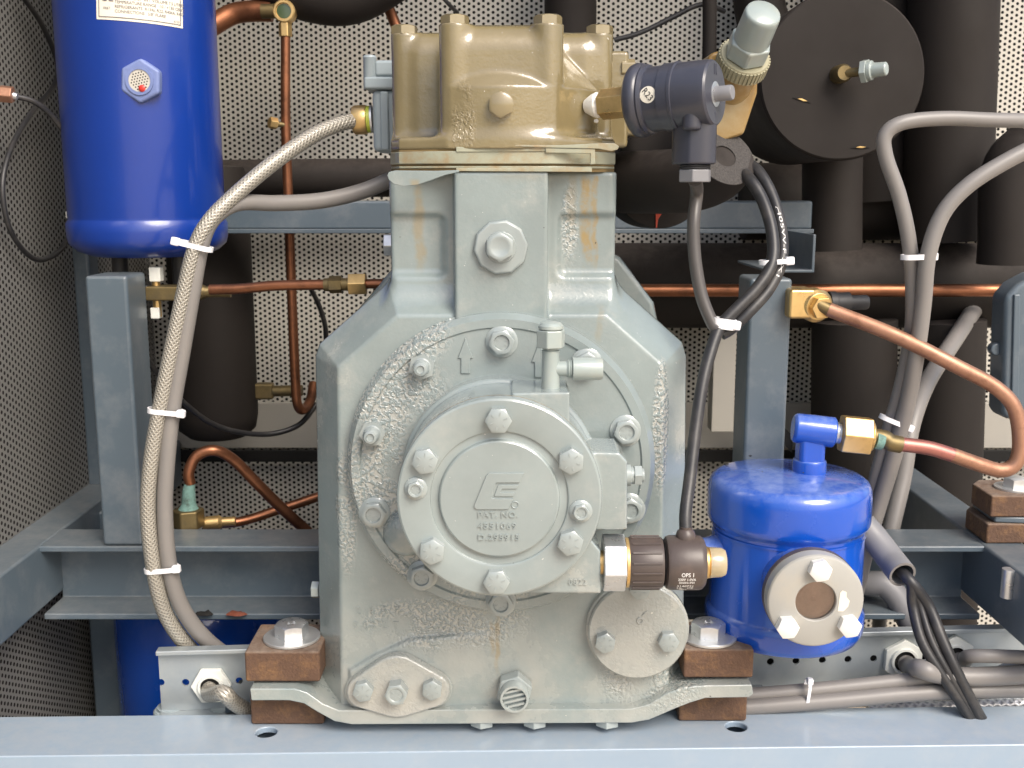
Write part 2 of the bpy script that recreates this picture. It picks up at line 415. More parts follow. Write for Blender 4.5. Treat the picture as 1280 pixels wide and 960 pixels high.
M_blue = material('blue_enamel', (.003, .070, .44), .25, coat=.9, coat_rough=.05, var=.12, var_scale=9, bump=.00009, bump_scale=120, dust=(.20, .28, .55), dust_amt=.75, rough_var=.06)
M_bluedark = material('blue_tank_enamel', (.003, .034, .26), .32, coat=.55, coat_rough=.12, var=.15, var_scale=9, bump=.00012, bump_scale=90)
M_bluenut = material('blue_cast_nut', (.17, .22, .43), .5, var=.2, var_scale=60, bump=.0004, bump_scale=150)
M_black = material('sensor_plastic', (.042, .044, .060), .28, spec=.6, var=.12, var_scale=40, bump=.00003, bump_scale=500, dust=(.20, .20, .22), dust_amt=.15)
M_matblack = material('black_plastic', (.028, .028, .03), .5, var=.2, var_scale=30)
M_brown = material('coil_plastic', (.075, .058, .052), .38, spec=.5, var=.15, var_scale=30, bump=.00004, bump_scale=400, dirt=(.14, .10, .08), dirt_amt=.5, dirt_scale=30)
M_gray = material('grey_cable_sheath', (.20, .188, .178), .42, var=.06, var_scale=25, dirt=(.22, .20, .18), dirt_amt=.3, dirt_scale=25)
M_conduit = material('grey_conduit', (.20, .20, .21), .45, var=.08, var_scale=30)
M_blackcable = material('black_cable_sheath', (.022, .022, .024), .42, var=.3, var_scale=30, dirt=(.10, .09, .08), dirt_amt=.35, dirt_scale=40, bump=.0001, bump_scale=120)
M_darkcable = material('dark_grey_cable', (.075, .068, .064), .36, var=.2, var_scale=20)
M_nylon = material('white_nylon', (.78, .78, .80), .42, var=.04, var_scale=60)
M_gland = material('pale_gland', (.72, .73, .68), .45, var=.08, var_scale=60)
M_box = material('grey_moulding', (.29, .34, .36), .4, var=.08, var_scale=20, bump=.00005, bump_scale=300)
M_flangew = material('pale_flange_paint', (.34, .335, .31), .4, var=.06, var_scale=20, dirt=(.5, .42, .3), dirt_amt=.25, dirt_scale=30)
M_rubber = material('mount_rubber', (.105, .058, .036), .85, var=.35, var_scale=120, dirt=(.26, .14, .06), dirt_amt=.55, dirt_scale=70, bump=.0008, bump_scale=420, dust=(.30, .24, .19), dust_amt=.7)
M_washer = material('washer', (.62, .63, .63), .38, metal=.75, var=.12, var_scale=50, dirt=(.55, .52, .46), dirt_amt=.5, dirt_scale=40)
M_capwhite = material('cap_paint', (.31, .36, .345), .32, coat=.5, var=.08, var_scale=30, dirt=(.45, .40, .28), dirt_amt=.3, dirt_scale=30)
M_valve = material('valve_tan_paint', (.25, .15, .040), .38, coat=.35, var=.16, var_scale=24, dirt=(.42, .36, .22), dirt_amt=.45, dirt_scale=16)
M_knurl = material('knurl_paint', (.32, .30, .20), .42, var=.2, var_scale=60)
M_ptfe = material('thread_tape', (.80, .78, .72), .6, bump=.0006, bump_scale=300)
M_paper = material('label_paper', (.72, .68, .58), .5, var=.05, var_scale=30)
M_ink = material('ink', (.03, .03, .03), .5)
M_whiteink = material('white_ink', (.75, .74, .72), .5)
M_greyink = material('faded_ink', (.16, .15, .15), .5)
M_red = material('red_ball', (.55, .04, .03), .35)
M_redcoat = material('red_pipe_coat', (.50, .06, .03), .4)
M_rust = material('rust_scrap', (.15, .04, .02), .8, var=.5, var_scale=80, bump=.001, bump_scale=200)
M_pale = material('ground_paving', (.60, .50, .38), .9, var=.12, var_scale=3, dirt=(.30, .27, .23), dirt_amt=.4, dirt_scale=1.2, bump=.002, bump_scale=60)
M_cabinet = material('cabinet_paint', (.36, .36, .34), .5, var=.05, var_scale=4)
def glass_mat(name, tint):       # thin pane: clear with a Fresnel reflection
    m = bpy.data.materials.new(name); m.use_nodes = True; nt = m.node_tree; nt.nodes.remove(nt.nodes['Principled BSDF'])
    tr, gl, mx, lw = (node(nt, 'ShaderNodeBsdfTransparent'), node(nt, 'ShaderNodeBsdfGlossy'), node(nt, 'ShaderNodeMixShader'), node(nt, 'ShaderNodeFresnel'))
    tr.inputs[0].default_value = (*tint, 1); gl.inputs['Roughness'].default_value = .03; lw.inputs[0].default_value = 1.7
    nt.links.new(lw.outputs[0], mx.inputs[0]); nt.links.new(tr.outputs[0], mx.inputs[1]); nt.links.new(gl.outputs[0], mx.inputs[2])
    nt.links.new(mx.outputs[0], nt.nodes['Material Output'].inputs[0]); return m
M_glass = glass_mat('sight_glass', (.95, .92, .88))
M_oil = material('oil_pool', (.50, .34, .25), .25, coat=1, coat_rough=.02, var=.35, var_scale=70, bump=.0006, bump_scale=60)
M_amber = material('amber_lens', (.72, .60, .38), .2, trans=.55, coat=.5, var=.2, var_scale=80)
def braid_mat(name, col, dark, pitch=.011, strands=5, coat=.6):
    m = bpy.data.materials.new(name); m.use_nodes = True; nt = m.node_tree; L = nt.links.new; b = nt.nodes['Principled BSDF']
    uv = node(nt, 'ShaderNodeUVMap'); sx = node(nt, 'ShaderNodeSeparateXYZ'); L(uv.outputs[0], sx.inputs[0])
    def op(o, a, c=0.):
        x = node(nt, 'ShaderNodeMath', operation=o)
        for i, v in enumerate((a, c)):
            if isinstance(v, (int, float)): x.inputs[i].default_value = v
            else: L(v, x.inputs[i])
        return x.outputs[0]
    u = op('MULTIPLY', sx.outputs[0], 1/pitch); v = op('MULTIPLY', sx.outputs[1], float(strands))
    s1 = op('SINE', op('MULTIPLY', op('ADD', u, v), 2*math.pi)); s2 = op('SINE', op('MULTIPLY', op('SUBTRACT', u, v), 2*math.pi))
    h = op('MAXIMUM', s1, s2); f = op('MULTIPLY', op('ADD', h, .4), .75)
    x = node(nt, 'ShaderNodeMix', data_type='RGBA'); x.clamp_factor = True; L(f, x.inputs[0]); x.inputs[6].default_value = (*dark, 1); x.inputs[7].default_value = (*col, 1)
    L(x.outputs[2], b.inputs['Base Color']); b.inputs['Roughness'].default_value = .4; b.inputs['Metallic'].default_value = .35
    b.inputs['Coat Weight'].default_value = coat; b.inputs['Coat Roughness'].default_value = .12
    bp = node(nt, 'ShaderNodeBump'); bp.inputs['Distance'].default_value = .0003; L(h, bp.inputs['Height']); L(bp.outputs[0], b.inputs['Normal'])
    return m
M_braid = braid_mat('braided_hose', (.40, .375, .32), (.27, .25, .215), .0042, 10)
M_mesh = braid_mat('white_braid', (.78, .77, .75), (.40, .40, .42), .008, 5)

def solveY(py, z):
    yc = (480-py)/FPX; t = (z-CAM_Z)/(yc*_cp-_sp); return t*(_cp+yc*_sp)-CAM_D

# ================================================================== the setting
ground = MB(); ground.add([(-60,-80,0),(60,-80,0),(60,60,0),(-60,60,0)], [(0,1,2,3)])
g = link('ground', mesh('ground', ground, M_pale, 0)); g['kind'] = 'structure'

def perforated(name, O, u, v, W, H, pitch, rh, mat, parent):
    O, u, v = Vector(O), Vector(u), Vector(v)
    cs = pitch*.8660254; nu, nv = int(W/cs), int(H/pitch)
    i, j = np.meshgrid(np.arange(nu), np.arange(nv), indexing='ij')
    cu = ((i+.7)*cs).ravel(); cv = ((j+.5)*pitch+np.where(i % 2, pitch/2, 0)).ravel()
    a = np.arange(6)*math.pi/3
    ring = np.concatenate([np.stack([np.cos(a), np.sin(a)], 1)*pitch/math.sqrt(3), np.stack([np.cos(a), np.sin(a)], 1)*rh])
    uu = cu[:, None]+ring[None, :, 0]; vv = cv[:, None]+ring[None, :, 1]
    V = np.array(O)+uu[..., None]*np.array(u)+vv[..., None]*np.array(v)
    n = len(cu); k = np.arange(6); q = np.stack([k, (k+1) % 6, 6+(k+1) % 6, 6+k], 1)
    F = (np.arange(n)*12)[:, None, None]+q[None]
    me = bpy.data.meshes.new(name); V = V.reshape(-1, 3).astype(np.float32); F = F.reshape(-1, 4).astype(np.int32)
    me.vertices.add(len(V)); me.vertices.foreach_set('co', V.ravel())
    me.loops.add(F.size); me.loops.foreach_set('vertex_index', F.ravel())
    me.polygons.add(len(F)); me.polygons.foreach_set('loop_start', np.arange(0, F.size, 4, dtype=np.int32))
    me.update(calc_edges=True); me.materials.append(mat)
    return link(name, me, parent, kind='stuff')

YB = .60
t = thing('rear_panel', 'cream perforated sheet metal panel at the back behind the machinery', 'panel', (0, YB, .1))
perforated('perforated_sheet', (-.50, YB, .06), (1,0,0), (0,0,1), 1.42, 1.12, .00725, .0022, M_panel, t)
part('lining', MB().box((-.52, YB+.012, .0), (.95, YB+.03, 1.35)), M_dark, t)
part('blank_strip', MB().box((-.47, YB-.02, Z(556, YB)), (.85, YB-.012, Z(500, YB))), M_plain, t, .001)
part('joint_strip', MB().box((-.46, YB-.03, Z(571, YB)), (.85, YB-.022, Z(557, YB))), M_dark, t, .001)
XL = -.492
t = thing('side_panel', 'cream perforated sheet metal side panel beside the tall blue tank', 'panel', (XL, .3, .1))
perforated('perforated_sheet', (XL, YB, .06), (0,-1,0), (0,0,1), .60, 1.20, .00725, .0022, M_side, t)
part('lining', MB().box((XL-.03, -.02, .0), (XL-.012, YB+.03, 1.35)), M_dark, t)
t = thing('cabinet_shell', 'grey sheet metal roof and outer skin of the open cabinet', 'cabinet', (0, .3, 0))
part('roof', MB().box((-1.6, .16, 1.36), (.80, .70, 1.40)), M_cabinet, t)
part('rear_skin', MB().box((-1.6, .66, .0), (.80, .70, 1.358)), M_cabinet, t)
part('shade_panel', MB().box((-.62, -1.0, .05), (-.585, -.08, 1.36)), M_frame, t, .004)  # unseen door panel added to keep light off the left side
part('base_skirt', MB().box((-1.6, -.050, .0), (1.6, -.046, .236)), M_cabinet, t)

# ================================================================== welded steel frame
ZR = .2885
YF = solveY(938, ZR)
fr = thing('steel_frame', 'blue grey welded steel frame carrying the compressor and the tanks', 'frame', (0, 0, ZR))
rail = MB().prism([(YF, ZR), (YF, ZR-.055), (YF+.006, ZR-.055), (YF+.006, ZR-.006), (.034, ZR-.006), (.034, ZR)], -1.2, 1.2, Matrix(((0,0,1,0),(1,0,0,0),(0,1,0,0),(0,0,0,1)))); rail_me = mesh('front_rail', rail, M_rail, 0)
cut = MB()
for px, py in ((333, 915), (920, 908)):
    y = solveY(py, ZR); cut.lathe([(.0092, -.03), (.0092, .03)], 28, Matrix.Rotation(R(-1.3), 4, 'Z') @ Matrix.Translation((X(px, py, y), y, ZR)))
rail_me = boolean_cut(rail_me, cut)
rail_me.materials.clear(); rail_me.materials.append(M_rail)
YAW = Matrix.Rotation(R(1.3), 4, 'Z')
link('front_rail', rail_me, fr, YAW, .0045, 4)
part('front_rail_inner', MB().box((-1.2, .026, ZR-.055), (1.2, .032, ZR-.0065)), M_rail, fr, 0, YAW)
part('front_rail_foot', MB().box((-1.2, YF+.001, ZR-.062), (1.2, .010, ZR-.056)), M_plain, fr, 0, YAW)
for px in (354, 893):
    part('mount_bracket', MB().box((X(px, 870, .04)-.055, .045, ZR-.008), (X(px, 870, .04)+.055, .10, ZR-.0005)), M_frame, fr, .001)
YC = .12
zt = Z(683, YC); zb = Z(775, YC); yb = solveY(661, zt)
XR = .4547
def channel(name, x0, x1):
    m = MB()
    m.prism([(YC, zt), (YC, zt-.0062), (yb-.010, zt-.0062), (yb-.010, zb+.0065), (YC-.0002, zb+.0065), (YC-.0002, zb), (yb, zb), (yb, zt)], x0, x1,
            Matrix(((0,0,1,0),(1,0,0,0),(0,1,0,0),(0,0,0,1))))
    part(name, m, M_frame, fr, .0016)
channel('channel_beam', -XR-.002, XR+.002)
for s in (-1, 1):
    a, b = sorted((s*XR, s*(XR+.042)))
    part('side_rail', MB().box((a, -.02, zt-.062), (b, YB-.03, zt+.0008)), M_frame, fr, .003)
def post(name, px0, px1, py_top, y, dep, z0, mat=M_frame, wall=.003):
    xa, xb = X(px0, 500, y), X(px1, 500, y); z1 = Z(py_top, y)
    xa, xb = P(px0, py_top, y).x, P(px1, py_top, y).x
    m = MB()
    m.box((xa, y, z0), (xb, y+wall, z1)); m.box((xa, y+dep-wall, z0), (xb, y+dep, z1))
    m.box((xa, y+wall+.0002, z0), (xa+wall, y+dep-wall-.0002, z1)); m.box((xb-wall, y+wall+.0002, z0), (xb, y+dep-wall-.0002, z1))
    o = part(name, MB().box((xa, y, z0), (xb, y+dep, z1)), mat, fr, .0035, seg=3)
    return o
post('post', 105, 158, 345, YC+.0006, yb-YC-.002, zt+.0004)
post('post', 938, 991, 348, YC+.0006, yb-YC-.002, zt+.0004)
post('corner_post', 62, 84, -60, .34, .03, .02)
post('lower_post', 100, 141, 640, .27, .04, .02, M_frame)
zc1, zc0 = Z(251, .36), Z(287, .36)
part('cross_beam', MB().box((X(262, 260, .36), .36, zc0), (X(1016, 260, .36), .40, zc1)), M_frame, fr, .003)
part('beam_lip', MB().box((X(262, 260, .36), .350, zc0-.004), (X(1016, 260, .36), .3595, zc0+.001)), M_frame, fr, .001)
x1 = X(1019, 320, .20); z1 = Z(293, .20); z0 = Z(341, .20); x0 = X(960, 320, .20)
part('stub_channel', MB().prism([(x0, z0), (x1, z0), (x1, z1), (x1-.003, z1), (x1-.003, z0+.003), (x0, z0+.003)], .20, .345,
     Matrix(((1,0,0,0),(0,0,1,0),(0,1,0,0),(0,0,0,1)))), M_frame, fr, .001)
part('back_strut', MB().prism([(X(905, 500, .5), Z(478, .5)), (X(915, 500, .5), Z(470, .5)), (X(990, 570, .5), Z(545, .5)), (X(990, 570, .5), Z(566, .5))], .5, .51,
     Matrix(((1,0,0,0),(0,0,1,0),(0,1,0,0),(0,0,0,1)))), M_matblack, fr)
part('back_post', MB().box((X(893, 420, .46), .46, Z(540, .46)), (X(921, 420, .46), .49, Z(395, .46))), M_plain, fr, .001)

# galvanised cable tray running behind the feet
zl = Z(813, .045); ya = .045; ybk = solveY(783, zl)
A = Vector((X(195, 813, ya), ya, zl)); B = Vector((X(1290, 783, ybk), ybk, zl)); B = A+(B-A)*1.12
d = (B-A).normalized(); nrm = Vector((d.y, -d.x, 0)); Lt = (B-A).length
MT = Matrix((d, -nrm, Vector((0, 0, 1)))).transposed().to_4x4(); MT.translation = A     # local x along, y away from viewer, z up
tr = thing('cable_tray', 'galvanised steel cable trunking with a row of punched holes behind the feet', 'trunking', A)
face = MB().box((0, .006, -.062), (Lt, .0078, -.004)); fm = mesh('face_plate', face, M_galv, 0)
cut = MB()
def on_tray(px, py, off=0.006):
    xc = (px-640)/FPX; yc = (480-py)/FPX
    dr = Vector((xc, _cp+yc*_sp, yc*_cp-_sp)); o = Vector((0, -CAM_D, CAM_Z))
    k = (A-nrm*off-o).dot(nrm)/dr.dot(nrm); return MT.inverted() @ (o+dr*k)
for px, py in ((201, 853), (232, 853), (299, 851), (963, 827), (995, 826), (1028, 825), (1060, 824), (1092, 823), (1156, 821), (1222, 818), (1255, 817)):
    q = on_tray(px, py)
    cut.lathe([(.0034, -.02), (.0034, .02)], 18, frame((q.x, .007, q.z), (0, 1, 0)))
fm = boolean_cut(fm, cut); fm.materials.clear(); fm.materials.append(M_galv)
link('face_plate', fm, tr, MT)
part('dark_backing', MB().box((Lt*.52, .043, -.062), (Lt, .0446, -.026)), M_dark, tr, 0, MT)  # dark sheet added so the holes in this half look shaded
part('top_lip', MB().box((0, -.003, -.0045), (Lt, .0085, 0)), M_galv, tr, .001, MT)
part('bottom_lip', MB().box((0, -.006, -.064), (Lt, .045, -.0622)), M_galv, tr, .0005, MT)

# ================================================================== tall blue tank
def tank(name, label, cat): return thing(name, label, cat)
ty = .22; tc = P(187, 300, ty); tr_ = 93.5*S(300, ty); txc = P(186.5, 300, ty).x
zb_ = Z(311, ty)
t = thing('receiver_tank', 'tall blue steel tank with a paper label and round sight glass', 'tank', (txc, ty, zb_))
MTk = Matrix.Translation((txc, ty, zb_))
H = .62
prof = [(0, -.006), (tr_*.72, -.006), (tr_*.90, -.001), (tr_*1.0, .006), (tr_*1.022, .012), (tr_*1.028, .018), (tr_*1.028, .026), (tr_*1.0, .0292), (tr_*.995, .031), (tr_*1.0, .0335), (tr_, H)]
part('shell', MB().lathe(prof, 96, MTk), M_bluedark, t, smooth=50)
wx = P(175, 101, ty-tr_).x; wz = P(175, 101, ty-tr_).z; wy = ty-math.sqrt(tr_**2-(wx-txc)**2)
Mw = frame((wx, wy+.006, wz), (.0, -1, 0), (1, .0, .25))
sgl = part('sight_glass_nut', MB().hexa(.0205, 0, .011, Mw, R(12)), M_bluenut, t, .003)
part('glass_seat', MB().lathe([(.0100, .0112), (.0128, .0112), (.0128, .0124), (.0100, .0124)], 28, Mw, cap=False), M_bluenut, sgl)
pm = MB().lathe([(0, .0116), (.0102, .0116)], 28, Mw)
part('back_sheet', pm, M_panel, sgl)
dots = MB()
for a in range(-4, 5):
    for b_ in range(-4, 5):
        u, v = (a+.5*(b_ % 2))*.0026, b_*.0023
        if u*u+v*v < .0088**2: dots.lathe([(0, .01175), (.0007, .01175)], 8, Mw @ Matrix.Translation((u, v, 0)))
part('seen_holes', dots, M_dark, sgl, kind='stuff')
part('float_ball', MB().lathe([(0, .0119), (.0026, .0121), (.0032, .0128), (.002, .0136), (0, .0139)], 16, Mw @ Matrix.Translation((.0005, -.0072, 0))), M_red, sgl)
# label bent round the shell
def wrap_front(vs, cx, cy, rad, x0, z0, tilt=0, out=0):
    r = []
    for (u, v, w) in vs:
        uu = u*math.cos(tilt)-v*math.sin(tilt); vv = u*math.sin(tilt)+v*math.cos(tilt)
        a = math.asin((x0-cx)/rad)+uu/rad; rr = rad+out+w
        r.append((cx+rr*math.sin(a), cy-rr*math.cos(a), z0+vv))
    return r
lc = P(172, 0, ty-tr_); sp = S(0, ty-tr_); lx, lz = lc.x, P(172, 27, ty-tr_).z
lab = MB(); n = 14; Wl, Hl = 108*sp, 62*sp
vs = []; fs = []
for i in range(n+1):
    u = -Wl/2+Wl*i/n; vs += [(u, 0, 0), (u, Hl, 0)]
fs = [(2*i, 2*i+2, 2*i+3, 2*i+1) for i in range(n)]
TL = R(-3.2)
lab.add(wrap_front(vs, txc, ty, tr_, lx, lz, TL, .0004), fs)
lb = part('paper_label', lab, M_paper, t)
ink = MB()
def put_text(s, size, u, v, align='LEFT', out=.0008, spacing=1.0):
    tv, tf = text_verts(s, size, 0, align, spacing, 2)
    ink.add(wrap_front([(a+u, b+v, 0) for a, b, _ in tv], txc, ty, tr_, lx, lz, TL, out), tf)
ls = sp
put_text('CE', 15*ls, -50*ls, 27*ls); put_text('0867', 4.4*ls, -45*ls, 14*ls)
for k, s in enumerate(('CONNECTIONS   5/8" FLARE', 'REFRIGERANTS  R134a, R22, R404A, R407', 'TEMPERATURE RANGE  -10 / +130 CENT.', 'M.W.P. 31 BAR   INT. VOLUME 7.5 LITRES')):
    put_text(s, 5.2*ls, -31*ls, (11+k*5.6)*ls, spacing=.93)
put_text('4129', 4*ls, 41*ls, 6.5*ls)
put_text('LR 7.5', 12*ls, -8*ls, 39*ls)
for (u0, v0, u1, v1) in ((-50, 3, 50, 4), (-51, 3, -50, 60), (50, 3, 51, 60)):
    q = []; m_ = 10
    for i in range(m_+1):
        u = (u0+(u1-u0)*i/m_)*ls; q += [(u, v0*ls, 0), (u, v1*ls, 0)]
    ink.add(wrap_front(q, txc, ty, tr_, lx, lz, TL, .0008), [(2*i, 2*i+2, 2*i+3, 2*i+1) for i in range(m_)])
part('printed_lettering', ink, M_greyink, lb)
for px in (150, 225):
    part('foot_stub', MB().lathe([(.008, -.05), (.008, -.004)], 16, Matrix.Translation((X(px, 330, ty), ty, zb_))), M_matblack, t)

# lower blue tank
c2 = P(255, 800, .30); r2 = 104*S(800, .30)
t = thing('lower_tank', 'glossy blue tank standing low behind the perforated trunking', 'tank', (c2.x, .30, .03))
part('shell', MB().lathe([(0, 0), (r2*.8, 0), (r2, .02), (r2, .26), (r2*.8, .29), (0, .295)], 72, Matrix.Translation((c2.x, .30, .03))), M_blue, t, smooth=50)

# ================================================================== insulated pipework at the back
def pipe(name, pts, rpx, mat, label, cat, group=None, n=20, sub=6, seam=False, cap=True):
    y0 = pts[0][2]; m = MB()
    rad = rpx*S(pts[0][1], y0)
    m.tube([P(*p) for p in pts], rad, n, cap, sub)
    return solo(name, m, mat, label, cat, group)
pipe('insulated_pipe', [(713, -60, .52), (713, 60, .52), (713, 260, .52)], 33, M_foam, 'black foam lagged riser seen just above the cylinder head bolts', 'pipe')
pipe('insulated_pipe', [(280, 224, .5), (380, 223, .5), (500, 222, .5), (560, 222, .5)], 24, M_foam, 'black lagged horizontal pipe behind the braided hose', 'pipe')
pipe('insulated_pipe', [(330, -30, .42), (385, -8, .42), (440, -5, .42), (500, -38, .42)], 34, M_foam, 'black lagged bend hanging over the brass sight glass', 'pipe')
pipe('insulated_pipe', [(740, 357, .50), (900, 357, .50), (1100, 357, .50), (1300, 357, .50)], 53, M_foam, 'thick black lagged header running across behind the upright post', 'pipe', n=32)
pipe('insulated_pipe', [(930, 252, .56), (1040, 252, .56), (1300, 252, .56)], 48, M_foam, 'black lagged cross pipe above the thick header', 'pipe')
pipe('insulated_pipe', [(1041, 150, .40), (1040, 240, .40), (1040, 312, .40)], 37, M_foam, 'black lagged downpipe under the round capped pipe end', 'pipe', n=28)
pipe('insulated_pipe', [(1193, -60, .46), (1190, 60, .46), (1186, 200, .46), (1186, 300, .46)], 55, M_foam, 'wide black lagged riser beside the cream perforated strip', 'pipe', n=28)
pipe('insulated_pipe', [(1098, -60, .54), (1098, 60, .54), (1100, 250, .54)], 60, M_foam, 'black lagged riser half hidden behind the round capped pipe end', 'pipe')
pipe('insulated_pipe', [(948, -60, .54), (952, 20, .54), (985, 75, .54), (1050, 95, .54)], 32, M_foam, 'black lagged riser behind the capped service valve', 'pipe')
pipe('insulated_pipe', [(1068, 400, .46), (1066, 550, .46), (1062, 740, .46)], 52, M_foam, 'black lagged downpipe behind the blue oil reservoir', 'pipe', n=28)
pipe('insulated_pipe', [(1183, 400, .46), (1180, 550, .46), (1172, 800, .46)], 47, M_foam, 'black lagged downpipe framed by the copper bend', 'pipe', n=28)
pipe('insulated_pipe', [(1290, 180, .36), (1262, 215, .36), (1258, 300, .36), (1256, 330, .36)], 34, M_foam, 'black lagged elbow under the grey cable by the edge', 'pipe')
m = MB(); c = P(268, 450, .46); rr = 51*S(450, .46)
m.lathe([(0, 0), (rr*.7, .002), (rr*.93, .012), (rr, .03), (rr, .315), (rr*.9, .335), (0, .34)], 40, Matrix.Translation((c.x, .46, Z(546, .46))))
solo('insulated_vessel', m, M_foam, 'black foam wrapped upright vessel behind the two hoses', 'vessel', smooth=50)
# round capped pipe end
c = P(1053, 95, .24); rr = 104*S(95, .24)
t = thing('capped_pipe_end', 'large round foam capped pipe end with a brass access valve', 'pipe', c)
Mc = ff(c)
part('foam_jacket', MB().lathe([(rr, -.20), (rr*.99, -.10), (rr, -.002)], 64, Mc, cap=False), M_foam, t, smooth=60)
part('foam_cap', MB().lathe([(0, .0002), (rr*.4, .0004), (rr*.97, 0), (rr*1.0, -.003), (rr*1.0, -.006)], 64, Mc), M_foam, t)
for (px, py, a, l) in ((1003, 125, -14, 13), (1076, 184, 3, 13)):
    q = P(px, py, .2395); s_ = S(py, .24)
    part('torn_slit', MB().prism([(-l*s_, -.3*s_), (-l*.2*s_, 1.8*s_), (l*.5*s_, .2*s_), (l*.9*s_, -1.2*s_), (0, -1.6*s_)], .0001, .0006, frame(q, FRONT, (math.cos(R(a)), 0, math.sin(R(a))))), M_dark, t)
    part('torn_tape', MB().prism([(-l*s_*.5, 0), (-l*.1*s_, 1.5*s_), (l*.5*s_, 0), (l*.1*s_, -1.0*s_)], .0002, .0010, frame(q, FRONT, (math.cos(R(a)), 0, math.sin(R(a))))), M_brass, t)
Mb = frame(P(1049, 93, .237), (.05, -1, 0))
part('brass_stub', MB().lathe([(.009, -.004), (.009, .012), (.007, .016), (0, .016)], 24, Mb), M_brass_old, t)
Mv = frame(P(1055, 92, .226), (.80, -.60, .05))
vb = part('access_valve', MB().lathe([(.0045, 0), (.0045, .018)], 16, Mv), M_brass_old, t)
part('valve_nut', MB().hexa(.0118, .018, .024, Mv, .3).lathe([(.0095, .0241), (.0095, .028), (.0072, .0284), (.0066, .041), (.0055, .0422), (0, .0424)], 24, Mv), M_capwhite, vb, .0006)

# ================================================================== the compressor
comp = thing('compressor', 'large pale grey green reciprocating compressor with a tan cylinder head', 'compressor', (0, .1, Z(905, -.012)))
def W2(pts, y): return [(P(a, b, y).x, P(a, b, y).z) for a, b in pts]
def hullpoly(circles, n=20):
    pts = []
    for cx, cy, r in circles:
        pts += [(cx+r*math.cos(2*math.pi*i/n), cy+r*math.sin(2*math.pi*i/n)) for i in range(n)]
    pts = sorted(set(pts))
    def half(ps):
        h = []
        for p in ps:
            while len(h) > 1 and (h[-1][0]-h[-2][0])*(p[1]-h[-2][1])-(h[-1][1]-h[-2][1])*(p[0]-h[-2][0]) <= 0: h.pop()
            h.append(p)
        return h
    a, b = half(pts), half(pts[::-1]); return a[:-1]+b[:-1]
XZ = Matrix(((1,0,0,0),(0,0,-1,0),(0,1,0,0),(0,0,0,1)))     # local (x, z, depth towards the viewer)
def front_prism(pts_px, y_front, thick, mb=None):
    poly = W2(pts_px, y_front); mb = mb or MB()
    return mb.prism(poly, -y_front-thick, -y_front, XZ)

# --- crankcase: one casting
YO = .034; INS = .0245
outer = W2([(394, 445), (399, 430), (487, 352), (768, 352), (853, 428), (858, 445), (853, 960), (402, 960)], YO)
rightfix = None
pl = [X(568, 300, -.004), X(685, 300, -.004)]
nx0, nx1 = X(489, 300, .03), X(768.5, 300, .03)
ztop = Z(214.5, 0); zbase = Z(888, -.004)
sump = W2([(436, 960), (436, 838), (470, 818), (512, 799), (572, 794), (700, 792), (800, 830), (838, 845), (836, 960)], -.003)
def f_body(x, y, z):
    d2 = sd_poly(x, z, outer)
    ch = ((d2+INS)*YO-y*INS)/math.hypot(YO, INS)
    b = smax(smax(d2, ch, .0016), -y, .0016)
    b = np.maximum(b, y-.125)
    nk = sd_box(x, y, z, (nx0, .018, .60), (nx1, .20, ztop+.02), .006)
    b = smin(b, nk, .012)
    # pockets in the neck flanks
    zt_, zb_p = Z(268, .02), Z(345, .02)
    for (a, c) in ((X(440, 300, .02), X(556, 300, .02)), (X(698, 300, .02), X(840, 300, .02))):
        pk = sd_box(x, y, z, (a, -.02, zb_p), (c, .0238, zt_), .006)
        b = smax(b, -pk, .004)
    b = smin(b, sd_box(x, y, z, (pl[0], -.0045, Z(405, 0)), (pl[1], .1, ztop+.02), .0025), .003)
    s = ext(sd_poly(x, z, sump), y-np.clip((x-X(560, 800, 0))/.075, 0, 1)*.0075, -.0042, .05, .003)
    b = smin(b, s, .002)
    b = smax(b, z-ztop, .002)
    return np.maximum(b, zbase-z)
me = sdf_mesh('crankcase', f_body, (-.172, -.012, .290), (.156, .129, .775), .00165, M_body)
link('crankcase', me, comp)
part('motor_housing', front_prism([(428, 425), (440, 395), (505, 318), (575, 300), (740, 300), (776, 322), (818, 378), (823, 402), (823, 880), (428, 880)], .150, .25, MB()), M_body, comp, .006)
zf = Z(859, -.012)
base = [(312, 861), (368, 861), (384, 866), (404, 880), (424, 888), (790, 886), (812, 880), (835, 866), (856, 859), (880, 857), (940, 856), (942, 868), (936, 872), (882, 873), (862, 879), (842, 887), (812, 900), (790, 904), (440, 906), (418, 902), (398, 891), (380, 880), (362, 876), (314, 876)]
part('base_plate', front_prism(base, -.012, .085), M_body, comp, .0012)

